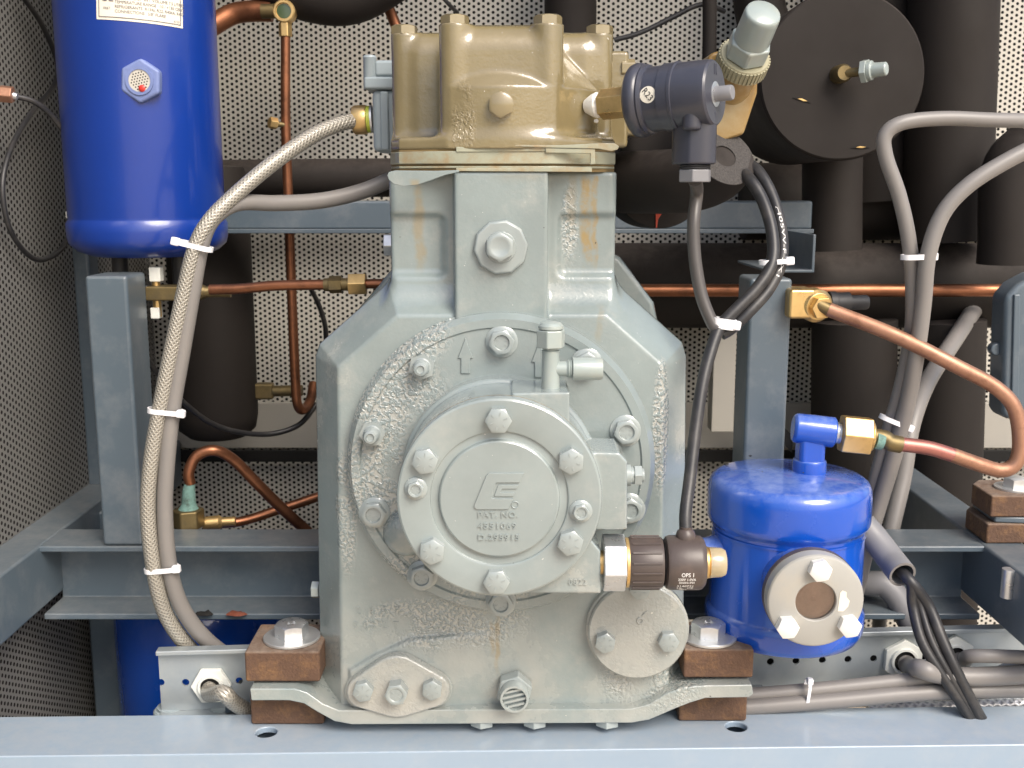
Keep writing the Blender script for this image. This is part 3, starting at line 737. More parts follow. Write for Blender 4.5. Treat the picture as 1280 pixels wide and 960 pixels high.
# --- bolts
def bolt_mesh(name, rc, h, mat, washer=0, dish=0, marks=True, seed=0):
    mb = MB(); ap = rc*.866; z0 = 0
    if washer: mb.lathe([(washer, 0), (washer, .0012), (washer*.88, .0022), (ap*.95, .0026)], 28); z0 = .0018
    n = 24; vs = []; fs = []
    hexp = [(rc*math.cos(math.pi*k/3), rc*math.sin(math.pi*k/3)) for k in range(6)]
    def rim(i):   # hexagon outline sampled at 24 points
        k, t = divmod(i, 4); a, b = hexp[k], hexp[(k+1) % 6]; t /= 4
        return (a[0]*(1-t)+b[0]*t, a[1]*(1-t)+b[1]*t)
    ring0 = [(*rim(i), z0) for i in range(n)]
    ring1 = []
    for i in range(n):
        x, y = rim(i); r = math.hypot(x, y); ring1.append((x, y, h-(r-ap)*.62-.0004))
    ring2 = [(ap*.93*math.cos(2*math.pi*i/n), ap*.93*math.sin(2*math.pi*i/n), h) for i in range(n)]
    vs = ring0+ring1+ring2
    for a in (0, n):
        fs += [(a+i, a+(i+1) % n, a+n+(i+1) % n, a+n+i) for i in range(n)]
    if dish:
        ring3 = [(ap*.70*math.cos(2*math.pi*i/n), ap*.70*math.sin(2*math.pi*i/n), h-.0002) for i in range(n)]
        ring4 = [(ap*.62*math.cos(2*math.pi*i/n), ap*.62*math.sin(2*math.pi*i/n), h-dish) for i in range(n)]
        vs += ring3+ring4
        for a in (2*n, 3*n): fs += [(a+i, a+(i+1) % n, a+n+(i+1) % n, a+n+i) for i in range(n)]
        fs.append(tuple(4*n+i for i in range(n)))
    else: fs.append(tuple(2*n+i for i in range(n)))
    mb.add(vs, fs)
    if marks:
        hh = h-(dish or 0)
        for k in range(6):
            a = math.pi/3*k+.3; M = Matrix.Rotation(a, 4, 'Z') @ Matrix.Translation((ap*(.42 if dish else .62), 0, hh))
            mb.box((-ap*.16, -ap*.05, -.0002), (ap*.16, ap*.05, .00035), M)
    return mesh(name, mb, mat, 40)
px_ = .00065
B_cover = bolt_mesh('hex_bolt', 17.0*.00059, .0078, M_boltpaint)
B_flange = bolt_mesh('flange_bolt', 16.5*.00064, .0095, M_boltpaint, washer=20.5*.00064, dish=.0022)
B_small = bolt_mesh('flange_bolt', 11*.00059, .0065, M_boltpaint, washer=14.8*.00059, dish=.0012)
B_lower = bolt_mesh('hex_bolt', 14.2*.00064, .0078, M_boltpaint)
B_head = bolt_mesh('head_bolt', 18.5*.00062, .0075, M_headbolt, marks=False)
def bolt(me, px, py, y, parent, rot=0, name=None, h=None):
    c = P(px, py, y-.006 if h is None else y-h); o = Vector((c.x, y, c.z))
    M = ff(o) @ Matrix.Rotation(R(rot), 4, 'Z')
    return link(name or me.name.split('.')[0], me, parent, M)

# --- bearing flange
fc = Vector((-.0092, 0, .529)); RF = .1272
yf = -.0155
Mf = Matrix.Translation((fc.x, 0, fc.z)) @ Matrix.Rotation(math.pi/2, 4, 'X')      # local z = towards viewer
fl = part('bearing_flange', MB().lathe([(RF+.0015, -.004), (RF+.0010, .0020), (RF-.0012, .0022), (RF-.0012, .0036), (RF, .0040), (RF, .0108), (RF-.0045, -yf+.0016), (RF-.0110, -yf+.0016), (RF-.0124, -yf), (.05, -yf)], 128, Mf), M_flange, comp, smooth=30)
for px, py, r in ((627, 428, 10), (734, 456, 25), (783, 540, 12), (788, 638, 28), (467, 643, 5), (527, 722, 20), (626, 755, 0), (727, 726, 14)):
    bolt(B_flange, px, py, yf, fl, r)
stud = MB().hexa(17*.00064, 0, .0075).lathe([(12*.00064, .0074), (10.5*.00064, .0078), (10.2*.00064, .0165), (8*.00064, .0195), (5*.00064, .0200), (4*.00064, .0188), (0, .0186)], 24)
stud_me = mesh('stud_nut', stud, M_boltpaint)
for px, py, r in ((527, 459, 20), (465, 543, 5)):
    bolt(stud_me, px, py, yf, fl, r, 'stud_nut', .008)
for ax, ay in ((582, 0), (674, 16)):
    pts = [(0, 421), (10, 448), (6, 448), (6, 467), (-6, 467), (-6, 448), (-10, 448)]
    part('cast_arrow', front_prism([(ax+a, b+ay*.3) for a, b in pts], yf-.0012, .0012).__class__().prism(W2([(ax+a, b+ay*.3) for a, b in pts], yf), -yf-.0005, -yf+.0014, XZ), M_flange, fl, .0008)
lump = MB(); q = P(508, 668, -.02)
lump.lathe([(.020, 0), (.0195, .004), (.017, .009), (.012, .012), (0, .0135)], 32, ff((q.x, yf+.001, q.z)))
part('cast_boss', lump, M_flange, fl, smooth=60)

# --- oil pump housing
pcx, pcz = -.0095, .5267; RP = .0768
def pz(px, py, y=-.088): c = P(px, py, y); return (c.x, c.z)
lowc = [pz(622, 742), pz(751, 743), pz(751, 690), pz(700, 630), pz(622, 660)]
upc = [pz(640, 492), pz(712, 491), pz(712, 560), pz(650, 560)]
bossp = [pz(700, 568), pz(776, 570), pz(786, 581), pz(786, 668), pz(700, 668)]
fil = pz(782, 702)
def f_pump(x, y, z):
    c = ext(cyl_d(x, z, pcx, pcz, RP*.99), y, -.0875, 0, .002)
    b = smin(c, ext(sd_poly(x, z, lowc), y, -.0865, -.03, .0012), .0015)
    b = smin(b, ext(sd_poly(x, z, upc), y, -.0870, -.03, .0012), .0015)
    bb = ext(sd_poly(x, z, bossp), y, -.078, -.028, .002)
    bb = smax(bb, -ext(cyl_d(x, z, fil[0], fil[1], .0215), y, -.2, .2, 0), .002)
    b = smin(b, bb, .003)
    back = ext(cyl_d(x, z, pcx, pcz, RP*1.035), y, -.034, 0, .003)
    b = smin(b, back, .0012)
    return b
me = sdf_mesh('pump_housing', f_pump, (pcx-.085, -.092, pcz-.085), (pcx+.105, -.008, pcz+.088), .0013, M_pump)
pump = link('pump_housing', me, comp)
Mp = Matrix.Translation((pcx, 0, pcz)) @ Matrix.Rotation(math.pi/2, 4, 'X')
yc_ = .100
for k in range(2):
    pass
gk = MB().lathe([(RP*1.0, .0872), (RP*1.0, .0884)], 120, Mp); part('cover_gasket', gk, M_gasket, comp)
r1 = 87*.000592; r2 = 75*.000592
cov = part('pump_cover', MB().lathe([(RP, .0886), (RP, yc_-.0022), (RP-.0006, yc_-.0008), (RP-.002, yc_), (r1+.0015, yc_), (r1+.0002, yc_-.0006), (r1-.0003, yc_-.0022), (r2+.0026, yc_-.0026), (r2+.0012, yc_-.0022), (r2+.0002, yc_+.0006), (r2-.0008, yc_+.0012), (.02, yc_+.0014), (0, yc_+.0014)], 160, Mp), M_smooth, comp, smooth=28)
for px, py, r in ((623, 526, 60), (714, 577, 88), (713, 679, 15), (620.5, 728, 62), (540, 690, 85), (531, 577, 70)):
    bolt(B_cover, px, py, -yc_, cov, r)
for px, py, r in ((519, 613, 20), (726.5, 641.5, 10)):
    bolt(B_small, px, py, -yc_, cov, r)
# raised emblem and patent lettering
yl = -yc_-.0014
emb = MB()
def E(pts, h=.0014, lift=0): emb.prism(W2([(560+a/8, 570+b/8) for a, b in pts], yl), -yl-.0003, -yl+h, XZ)
# the outer C shape as three bars sharing mitred ends, then the inner E
def strip(pts, w):   # raised outline of a polyline (emblem edges)
    for (a, b) in zip(pts, pts[1:]):
        dx, dy = b[0]-a[0], b[1]-a[1]; l = math.hypot(dx, dy); nx, ny = -dy/l*w, dx/l*w; ex, ey = dx/l*w*.7, dy/l*w*.7
        E([(a[0]-ex+nx, a[1]-ey+ny), (b[0]+ex+nx, b[1]+ey+ny), (b[0]+ex-nx, b[1]+ey-ny), (a[0]-ex-nx, a[1]-ey-ny)])
E([(412, 168), (762, 168), (716, 262), (490, 262), (476, 272), (434, 400), (440, 420), (652, 424), (606, 530), (290, 530), (266, 516), (262, 490), (384, 190)])
E([(514, 285), (706, 287), (690, 326), (542, 326), (522, 362), (672, 364), (656, 402), (470, 402), (462, 392), (500, 294)], .0011)
emb.lathe([(.0030, 0), (.0030, .0007), (.0022, .0007), (.0020, .0002)], 24, ff(Vector((P(644, 631, yl).x, yl, P(644, 631, yl).z))), cap=False)
part('emblem', emb, M_smooth, cov, .00035)
let = MB()
for s, py, x0, x1 in (('PAT. NO.', 643.5, 597, 647), ('4551069', 657.5, 597, 646), ('D.295915', 671.8, 597, 648.5)):
    size = 10.4*S(py, yl)
    tv, tf = text_verts(s, size, .0010, 'LEFT', 1.08, 3, .00008)
    w = max(v[0] for v in tv)-min(v[0] for v in tv); want = (x1-x0)*S(py, yl); k = want/w
    c = P(x0, py, yl)
    let.add([(v[0]*k, v[1], v[2]) for v in tv], tf, ff((c.x, yl, c.z)))
part('cast_lettering', let, M_smooth, cov, smooth=30)
cm = MB()
for s, px, py, y, size in (('0822', 722, 728, -.0870, 11),):
    tv, tf = text_verts(s, size*S(py, y), .0004, 'CENTER', 1.1, 2, .0001); c = P(px, py, y); cm.add(tv, tf, ff((c.x, y, c.z)))
part('cast_number', cm, M_pump, pump)
cm = MB()
for s, px, py, size in (('2 4 F 7', 472, 764, 15), ('S 06 L T', 470, 782, 13)):
    tv, tf = text_verts(s, size*S(py, 0), .0005, 'CENTER', 1.3, 2, .0001); c = P(px, py, -.0003); cm.add(tv, tf, ff((c.x, -.0003, c.z)))
part('cast_number', cm, M_body, comp)
# stub on the pump boss
Ms = frame(P(785, 594, -.055), (1, 0, 0), (0, 0, 1))
part('boss_stub', MB().lathe([(.0088, -.004), (.0088, .002), (.0070, .0024), (.0070, .0045)], 24, Ms).hexa(.0086, .0045, .0105, Ms, .3).lathe([(.0056, .0105), (.0056, .0125), (0, .0126)], 20, Ms), M_boltpaint, comp, .0005)

# --- plug on the neck, oval flange, round cover, drain fitting
yn = -.0045
q = P(626, 309, yn); Mn = ff((q.x, yn, q.z))
plug = part('neck_plug', MB().hexa(35*.00064, -.001, .0050, Mn, R(6), 10), M_boltpaint, comp, .0025, seg=3)
part('plug_head', MB().lathe([(20*.00064, .0048), (19*.00064, .0062), (16*.00064, .0064)], 28, Mn), M_boltpaint, plug)
link('hex_bolt', bolt_mesh('hex_bolt', 18.5*.00063, .0105, M_boltpaint, marks=False, dish=.0006), plug, ff((P(625, 308, -.01).x, yn-.0056, P(625, 308, -.01).z)) @ Matrix.Rotation(.5, 4, 'Z'))
yo = -.0155
ov = part('oval_cover', MB().prism(W2(hullpoly([(496, 859, 39), (453, 866, 20), (541, 864, 21)]), yo), .0040, -yo, XZ), M_sump, comp, .0022, seg=3)
ov2 = part('oval_gasket', MB().prism(W2(hullpoly([(496, 858, 41.5), (452, 865, 22), (543, 862, 23)]), -.0065), .0035, .0065, XZ), M_body, comp, .0015)
for px, py, r in ((453.5, 865, 10), (540, 863, 25)): bolt(B_lower, px, py, yo, ov, r)
link('hex_bolt', bolt_mesh('hex_bolt', 15.5*.00064, .0125, M_boltpaint, dish=.0008), ov, ff((P(495, 868, yo-.01).x, yo, P(495, 868, yo-.01).z)) @ Matrix.Rotation(.1, 4, 'Z'))
yr = -.0140; q = P(798, 790, yr); Rr = 62.5*S(790, yr)
Mr = ff((q.x, 0, q.z))
rc = part('round_cover', MB().lathe([(Rr+.0015, -.002), (Rr+.0015, .0075), (Rr, .008), (Rr, -yr-.0012), (Rr-.0012, -yr), (.02, -yr), (0, -yr)], 96, Mr), M_sump, comp)
for px, py, r in ((756.5, 804, 20), (836, 803, 5), (800, 737, 12)): bolt(B_lower, px, py, yr, rc, r)
part('cast_mark', MB().lathe([(.0034, -yr-.0002), (.0030, -yr+.0010), (.0018, -yr+.0010), (.0016, -yr-.0002)], 20, ff((P(800, 776, yr).x, 0, P(800, 776, yr).z)), cap=False).box((.004, .001, -yr-.0002), (.0105, .0026, -yr+.0008), ff((P(800, 776, yr).x, 0, P(800, 776, yr).z)) @ Matrix.Rotation(.8, 4, 'Z')), M_sump, rc, .0004)
q = P(643, 861, -.006); Md = ff((q.x, -.004, q.z))
dr = part('drain_fitting', MB().hexa(25.5*.00063, -.002, .0110, Md, R(18)), M_boltpaint, comp, .0012)
rg = 20.5*.00062
part('fitting_tube', MB().lathe([(rg, .0108), (rg, .0205), (rg*.94, .0222), (rg*.80, .0222), (rg*.78, .0205), (rg*.78, .0165), (0, .0165)], 40, Md), M_boltpaint, dr)
for k in (-1.5, -.5, .5, 1.5):
    c = k*rg*.34; w = math.sqrt(max(0, (rg*.77)**2-c*c))
    part('grille_bar', MB().box((-w, c-rg*.075, .0166), (w, c+rg*.075, .0200), Md @ Matrix.Rotation(R(14), 4, 'Z')), M_boltpaint, dr)
for px in (603, 669, 759):
    c = P(px, 905, -.002)
    part('underside_bolt', MB().hexa(.0112, -.0062, .001, Matrix.Translation((c.x, -.0005, Z(905, -.012)+.0004)), .4), M_boltpaint, comp, .0008)
part('side_lug', MB().hexa(.008, -.004, .003, frame(P(394, 737, .05), (-1, 0, 0))), M_boltpaint, comp, .0008)
part('side_bolt', MB().hexa(.0105, -.01, .006, frame(P(489, 306, .075), (-1, 0, 0)), .5), M_zinc, comp, .0008)

# --- gasket stack between crankcase and head
def plan(y_add=0, grow=0, xl=489, xr=768):
    return [(X(xl, 200, .03)-grow, .030+y_add), (X(500, 200, .02), .014+y_add), (X(560, 200, 0), -.003+y_add-grow), (X(690, 200, 0), -.003+y_add-grow), (X(752, 200, .02), .014+y_add), (X(xr, 200, .03)+grow, .030+y_add), (X(xr, 200, .03)+grow, .20), (X(xl, 200, .03)-grow, .20)]
zz = [ztop, Z(210.5, 0), Z(207.5, 0), Z(189, 0), Z(186.5, 0)]
part('lower_gasket', MB().prism(plan(.0012), zz[0]-.0002, zz[1]), M_gasket, comp)
part('spacer_plate', MB().prism(plan(-.0006), zz[1]+.0001, zz[2]), M_plate, comp, .0006)
part('middle_gasket', MB().prism(plan(.0014), zz[2]+.0001, zz[2]+.0014), M_gasket, comp)
part('valve_plate', MB().prism(plan(-.0012, .0006), zz[2]+.0015, zz[3]), M_plate, comp, .0010)
part('upper_gasket', MB().prism(plan(.0008), zz[3]+.0001, zz[4]), M_gasket, comp)
part('gasket_tongue', MB().prism(W2([(570, 183.5), (742, 184), (742, 189), (570, 190)], -.0062), .0030, .0058, XZ), M_plate, comp, .0005)
part('gasket_tongue', MB().prism(W2([(682, 185), (744, 186), (744, 205), (738, 206), (738, 192), (682, 191)], -.0074), .0030, .0072, XZ), M_plate, comp, .0006)
part('gasket_tongue', MB().prism(W2([(570, 210), (740, 209), (740, 215), (570, 214)], -.0066), .0030, .0064, XZ), M_plate, comp, .0005)
tab = W2([(484, 219), (486, 215), (494, 213), (545, 213.5), (574, 212.5), (574, 215), (556, 219), (540, 225), (522, 231), (505, 233), (492, 230), (486, 225)], -.010)
part('gasket_tab', MB().prism(tab, .0092, .0104, XZ), M_body, comp, .0005)
tab = W2([(640, 181), (700, 181.5), (748, 179), (768, 179), (774, 183), (772, 187), (764, 189), (748, 186), (700, 185), (640, 183)], -.008)
part('gasket_tab', MB().prism(tab, .0068, .0080, XZ), M_plate, comp, .0005)

# --- cylinder head: one casting
hz0 = zz[4]+.0002
ztc = Z(33, .03); zts = Z(47, .06)
zbi = Z(30, .010); zbo = Z(43, .066)
bl, br = X(569, 100, .010), X(684.5, 100, .010); bol, bor = X(506.5, 100, .066), X(749, 100, .066)
hx0, hx1 = X(490, 150, .05), X(766, 150, .05)
hplan = plan(0, 0)
cxb = X(624, 110, 0)
RB = .088
def f_head(x, y, z):
    a = sd_box(x, y, z, (X(556, 100, .01), .002, hz0-.02), (X(697, 100, .01), .20, ztc), .022)
    s = sd_box(x, y, z, (hx0+.006, .051, hz0-.02), (hx1-.006, .21, Z(43, .08)), .020)
    b = smin(a, s, .014)
    for (bx, by, rr, zt_) in ((bl, .0135, .0128, zbi), (br, .0135, .0128, zbi), (bol, .066, .0112, zbo), (bor, .066, .0112, zbo)):
        c = smax(cyl_d(x, y, bx, by, rr), z-zt_, .0012)
        b = smin(b, c, .0050)
    # lower front bulge with a sloping shoulder
    bu = cyl_d(x, y, cxb, RB-.008, RB); bu = smax(bu, (cxb-.040)-x, .003)
    zsh = Z(107, -.008)
    bu = smax(bu, (bu+(z-zsh)*.9)/1.345, .0008); bu = np.maximum(bu, z-zsh-.05)
    bu = np.maximum(bu, y-.05)
    b = smin(b, bu, .0022)
    fl_ = ext(sd_poly(x, y, hplan), z, hz0-.02, Z(171, .0), .003)
    b = smin(b, fl_, .010)
    return smax(b, hz0-z, .0008)
me = sdf_mesh('cylinder_head', f_head, (hx0-.012, -.014, hz0-.004), (hx1+.012, .115, zbi+.004), .0014, M_head)
head = link('cylinder_head', me, comp)
for bx, by, zt_ in ((bl, .0135, zbi), (br, .0135, zbi), (bol, .066, zbo), (bor, .066, zbo)):
    link('head_bolt', B_head, head, Matrix.Translation((bx, by, zt_-.0004)) @ Matrix.Rotation(random.uniform(0, 1), 4, 'Z'))
q = P(626, 131, -.012)
Mh = ff((q.x, -.0072, q.z))
hp = part('head_plug', MB().lathe([(16.5*.00063, -.002), (16*.00063, .0012), (14*.00063, .0016)], 28, Mh), M_headbolt, head)
link('hex_bolt', bolt_mesh('hex_bolt', 16.5*.00062, .0085, M_headbolt, marks=False), hp, Mh @ Matrix.Rotation(.5, 4, 'Z'))
part('discharge_flange', MB().box((X(752, 120, .085), .085, Z(185, .085)), (X(786, 120, .085), .15, Z(63, .085))), M_head, head, .004, seg=3)
part('discharge_neck', MB().box((X(780, 120, .10), .10, Z(170, .10)), (X(812, 120, .10), .15, Z(80, .10))), M_head, head, .004, seg=3)
part('discharge_nut', MB().hexa(.0085, 0, .012, frame(P(776, 86, .09), (1, 0, 0))), M_headbolt, head, .0008)

# ================================================================== rubber mounts under the feet
ybk_ = -.004
def mount(side, x0, x1, ytop, ybot, ylow, lab_u, lab_l, lab_b, wc, bc):
    y0 = ybk_; zt1, zb1 = Z(ytop, y0), Z(ybot, y0)+.0002
    dpt = .062; yl = .008 if side < 0 else .014
    xa, xb = X(x0, ytop, y0), X(x1, ytop, y0)
    pl_ = [(xa, y0), (xb, y0), (xb, y0+dpt), (xa, y0+dpt)] if side < 0 else [(xa, y0), (xb, y0), (xb, y0+.018), (xb-.014, y0+dpt), (xa, y0+dpt)]
    solo('mount_block', MB().prism(pl_, max(zb1, zf+.0006), zt1), M_rubber, lab_u, 'rubber mount', 'rubber mounting blocks', .0022)
    zl1 = Z(876, -.012)-.001 if side < 0 else Z(873, -.012)-.001
    solo('mount_block', MB().prism([(xa, yl), (xb, yl), (xb, yl+dpt), (xa, yl+dpt)], ZR+.0003, zl1), M_rubber, lab_l, 'rubber mount', 'rubber mounting blocks', .0022)
    t = thing('mount_bolt', lab_b, 'bolt', (X(wc, ytop, .04), .04, zt1), 'mount bolts')
    cw = Vector((0, solveY(bc[1], zt1), zt1+.0006)); cw.x = X(wc, bc[1], cw.y)
    rw = 35*S(795, .03)
    part('washer', MB().lathe([(rw, 0), (rw, .0018), (rw-.0006, .0024), (.010, .0024)], 48, Matrix.Translation(cw)), M_washer, t)
    Mbolt = Matrix.Translation(cw+Vector((0, 0, .0024))) @ Matrix.Rotation(R(18 if side < 0 else -6), 4, 'Z')
    link('bolt_head', bolt_mesh('bolt_head', 21*S(790, .03), .0120, M_zinc, marks=False), t, Mbolt)
    lm = MB(); tv, tf = text_verts('8.8', .0065, .0002, 'CENTER', 1.0, 2); lm.add(tv, tf, Mbolt @ Matrix.Translation((0, -.001, .0121)))
    part('grade_mark', lm, M_zinc, t)
mount(-1, 305, 399, 815, 853, 902, 'brown rubber block clamped on top of the compressor foot beside the trunking', 'brown rubber block under the compressor foot beside the hose gland', 'zinc hex bolt with a wide washer on the block beside the braided hose', 365, (363, 798))
mount(1, 855, 943, 812, 848, 892, 'brown rubber block on the compressor foot beneath the blue oil reservoir', 'flat brown rubber block under the compressor foot below the blue oil reservoir', 'zinc hex bolt with a wide washer beside the blue oil reservoir', 885, (886, 797))

# ================================================================== fittings on the compressor
# oil pressure switch with its coil
ys = -.072; s0 = S(703, ys); zc_ = Z(703, ys)
def sx(px): return X(px, 703, ys)
t = thing('oil_pressure_switch', 'brown plastic coil switch with white print and clear end cap', 'switch', (sx(752), ys, zc_))
Mx = frame((0, ys, zc_), (1, 0, 0), (0, -1, 0))      # local z = world x, local x towards the viewer
def xl(prof): return [(r*s0, sx(p)) for r, p in prof]
part('brass_neck', MB().lathe(xl([(15, 746), (15, 753)]), 24, Mx), M_brass, t)
part('hex_body', MB().hexa(36*s0, sx(753), sx(781), Mx, R(8)), M_zinc, t, .0012)
part('brass_ring', MB().lathe(xl([(31, 781.2), (31, 785)]), 36, Mx), M_brass, t)
kn = MB().lathe(xl([(31, 785.2), (32.5, 788), (32.5, 824), (31, 827), (24, 827.4)]), 64, Mx)
knob = part('union_knob', kn, M_brown, t)
for k in range(16):
    a = 2*math.pi*k/16+.1
    part('grip_rib', MB().box((32*s0, -1.3*s0, sx(788)), (34*s0, 1.3*s0, sx(824)), Mx @ Matrix.Rotation(a, 4, 'Z')), M_brown, knob, .0003)
part('collar', MB().lathe(xl([(25, 827.5), (29, 829), (25, 831)]), 36, Mx), M_matblack, t)
coil = part('coil_body', MB().lathe(xl([(28, 830), (32, 832), (34, 836), (34.3, 855), (34, 872), (33, 876), (29, 879.5), (22, 880)]), 64, Mx), M_brown, t)
part('gold_collar', MB().lathe(xl([(20, 880.1), (20, 884), (18, 884.5), (19.5, 886)]), 36, Mx), M_brass, t)
part('clear_cap', MB().lathe(xl([(18.8, 886.1), (19, 890), (18.5, 901), (16, 906), (10, 908), (0, 908.5)]), 36, Mx), M_amber, t)
Mg = frame(P(857, 672, ys), (0, 0, 1))
part('grommet', MB().lathe([(12.5*s0, -.004), (12.5*s0, .0015), (11*s0, .005), (7.5*s0, .0072), (7.5*s0, .009)], 28, Mg), M_brown, t)
ik = MB(); Rc = 34.5*s0
for s, py, cx, w in (('OPS 1', 707, 855, 15), ('230V 1.0VA', 713.5, 854, 22), ('50/60Hz IP54', 718.5, 854, 19), ('3140731', 725, 853, 20), ('UL   CE', 729.5, 853, 20), ('0816', 733, 851, 9)):
    size = (8.5 if py < 712 else 5.6)*s0
    tv, tf = text_verts(s, size, 0, 'CENTER', 1.0, 2, .00007)
    k = w*s0/max(1e-9, max(v[0] for v in tv)-min(v[0] for v in tv))
    o = []
    for u, v, _ in tv:
        # height on the cylinder: the line is seen at (py); its angle follows from that
        b = math.asin(max(-.97, min(.97, ((703-py)*s0*.98+v*.9)/Rc+.20)))-.22
        o.append((sx(cx)+u*k, ys-Rc*math.cos(b), zc_+Rc*math.sin(b)))
    ik.add(o, tf)
part('printed_lettering', ik, M_whiteink, coil)

# tee access valve on the pump corner
ysv = -.066; sv_ = S(460, ysv)
t = thing('tee_valve', 'small painted tee access valve standing on the pump corner with two caps', 'valve', P(688, 494, ysv))
b0 = P(688, 494, ysv)
Mz = Matrix.Translation(b0)
h_ = lambda py: Z(py, ysv)-b0.z
part('stem', MB().lathe([(12*sv_, -.002), (12.5*sv_, .001), (11.5*sv_, .0035), (11*sv_, h_(440)), (11.6*sv_, h_(438)), (9.6*sv_, h_(437)), (9.6*sv_, h_(432))], 28, Mz), M_capwhite, t)
part('flare_cap', MB().hexa(18.5*sv_, h_(434.5), h_(412), Mz, .25).lathe([(16*sv_, h_(412)+.0001), (15.5*sv_, h_(407)), (12*sv_, h_(403)), (6*sv_, h_(402)), (0, h_(401.8))], 28, Mz), M_capwhite, t, .0012)
Mbx = frame(P(688, 461, ysv), (1, 0, .0))
part('branch', MB().lathe([(9*sv_, 0), (9.5*sv_, 20*sv_), (11*sv_, 22*sv_), (11.8*sv_, 23*sv_), (10.8*sv_, 24*sv_), (11.8*sv_, 25*sv_), (10.8*sv_, 26*sv_), (11.8*sv_, 27*sv_)], 28, Mbx), M_capwhite, t)
part('branch_cap', MB().lathe([(12*sv_, 27.5*sv_), (14.3*sv_, 28*sv_), (14.3*sv_, 62*sv_), (13.2*sv_, 65*sv_), (0, 65.3*sv_)], 32, Mbx), M_capwhite, t)

# pressure switch on the head
a_ = Vector((.86, -.50, .055)).normalized(); o_ = P(741, 132, .022)
sS = S(132, .0); t = thing('pressure_switch', 'dark grey plastic pressure switch with a round sticker marked R23', 'switch', o_)
Ma = frame(o_, a_, (0, 0, 1))              # local x up, local z along the switch
L_ = .1035
def al(prof): return [(r*sS*.955, f*L_) for r, f in prof]
part('thread_tape', MB().lathe(al([(9, -.06), (15, .0), (17, .04), (14.5, .075)]), 24, Ma).lathe(al([(2, .02), (3, .04), (1.5, .05)]), 10, Ma @ Matrix.Translation((-.0125, .002, 0))), M_ptfe, t)
part('brass_hex', MB().hexa(19.5*sS, .075*L_, .34*L_, Ma, .15), M_brass, t, .0008)
body = part('housing', MB().lathe(al([(30, .345), (42, .352), (46, .372), (47.5, .40), (47.5, .43), (45, .455), (44, .46), (45.2, .475), (43.5, .50), (41.2, .505), (41, .62), (43.0, .625), (43.2, .71), (44, .715), (44, .735), (42.2, .74), (41.8, .955), (41, .985), (38.5, 1.0), (0, 1.0)]), 72, Ma), M_black, t, smooth=32)
# raised band and cable outlet
plugx = P(872, 150, .0)
Mq = frame(o_+a_*(.86*L_), (0, 0, -1), a_)
part('outlet_block', MB().prism(hullpoly([(0, -.0085, .0055), (0, .0085, .0055), (.004, 0, .0118), (-.009, 0, .010)]), .012, .0525, Mq), M_black, t, .0018)
part('outlet_skirt', MB().prism(hullpoly([(.001, -.0125, .0075), (.001, .0125, .0075)], 24), .010, .0275, Mq), M_black, t, .003)
part('outlet_ring', MB().lathe([(.0112, .0526), (.0122, .0535), (.0112, .0545), (.0122, .0553), (.0112, .0562)], 28, Mq), M_matblack, t)
part('gland_nut', MB().hexa(.0132, .0563, .0660, Mq, .3), M_conduit, t, .0010)
Mend = Ma @ Matrix.Translation((0, 0, L_))
part('screw_seat', MB().lathe([(.0095, .0001), (.0095, .0004), (.0085, .0005), (0, .0005)], 28, Mend @ Matrix.Translation((-.001, 0, 0))), M_zinc, t)
part('centre_screw', MB().lathe([(.0058, .0006), (.0058, .0125), (.0052, .0136), (0, .0138)], 28, Mend @ Matrix.Translation((-.001, 0, 0))), M_conduit, t)
dirs = Mend.to_3x3().inverted()
part('key_hole', MB().lathe([(.0032, .0001), (.0032, .0003), (0, .0003)], 20, Mend @ Matrix.Translation((0, -.0145, 0))), M_dark, t)
part('raised_mark', MB().box((.0135, -.003, 0), (.0215, -.002, .0004), Mend).box((.0135, .001, 0), (.0215, .002, .0004), Mend), M_black, t)
# sticker bent round the neck of the housing
def wrapA(vs, ang0, f0, out):
    r = []
    for u, v, w in vs:
        rad = 41.1*sS*.955+out; an = ang0+v/rad
        # v runs upward on the side facing the viewer
        r.append(Ma @ Vector((rad*math.sin(an), -rad*math.cos(an)*SGN, f0*L_+u)))
    return r
SGN = 1 if (Ma.to_3x3() @ Vector((0, -1, 0))).y < 0 else -1
st = MB(); rs = 10.2*sS
ring = [(rs*math.cos(2*math.pi*k/28), rs*math.sin(2*math.pi*k/28), 0) for k in range(28)]
vs = [(0, 0, 0)]+ring+[(u*.5, v*.5, 0) for u, v, w in ring]
fs = [(0, 29+k, 29+(k+1) % 28) for k in range(28)]+[(29+k, 1+k, 1+(k+1) % 28, 29+(k+1) % 28) for k in range(28)]
st.add(wrapA(vs, .05, .565, .0003), fs); stk = part('sticker', st, M_paper, t)
tv, tf = text_verts('R23', .0068, 0, 'CENTER', 1, 2)
ang = R(-52)
tv = [(u*math.cos(ang)-v*math.sin(ang), u*math.sin(ang)+v*math.cos(ang), 0) for u, v, _ in tv]
it = MB(); it.add(wrapA(tv, .05, .565, .0006), tf); part('sticker_writing', it, M_ink, stk)

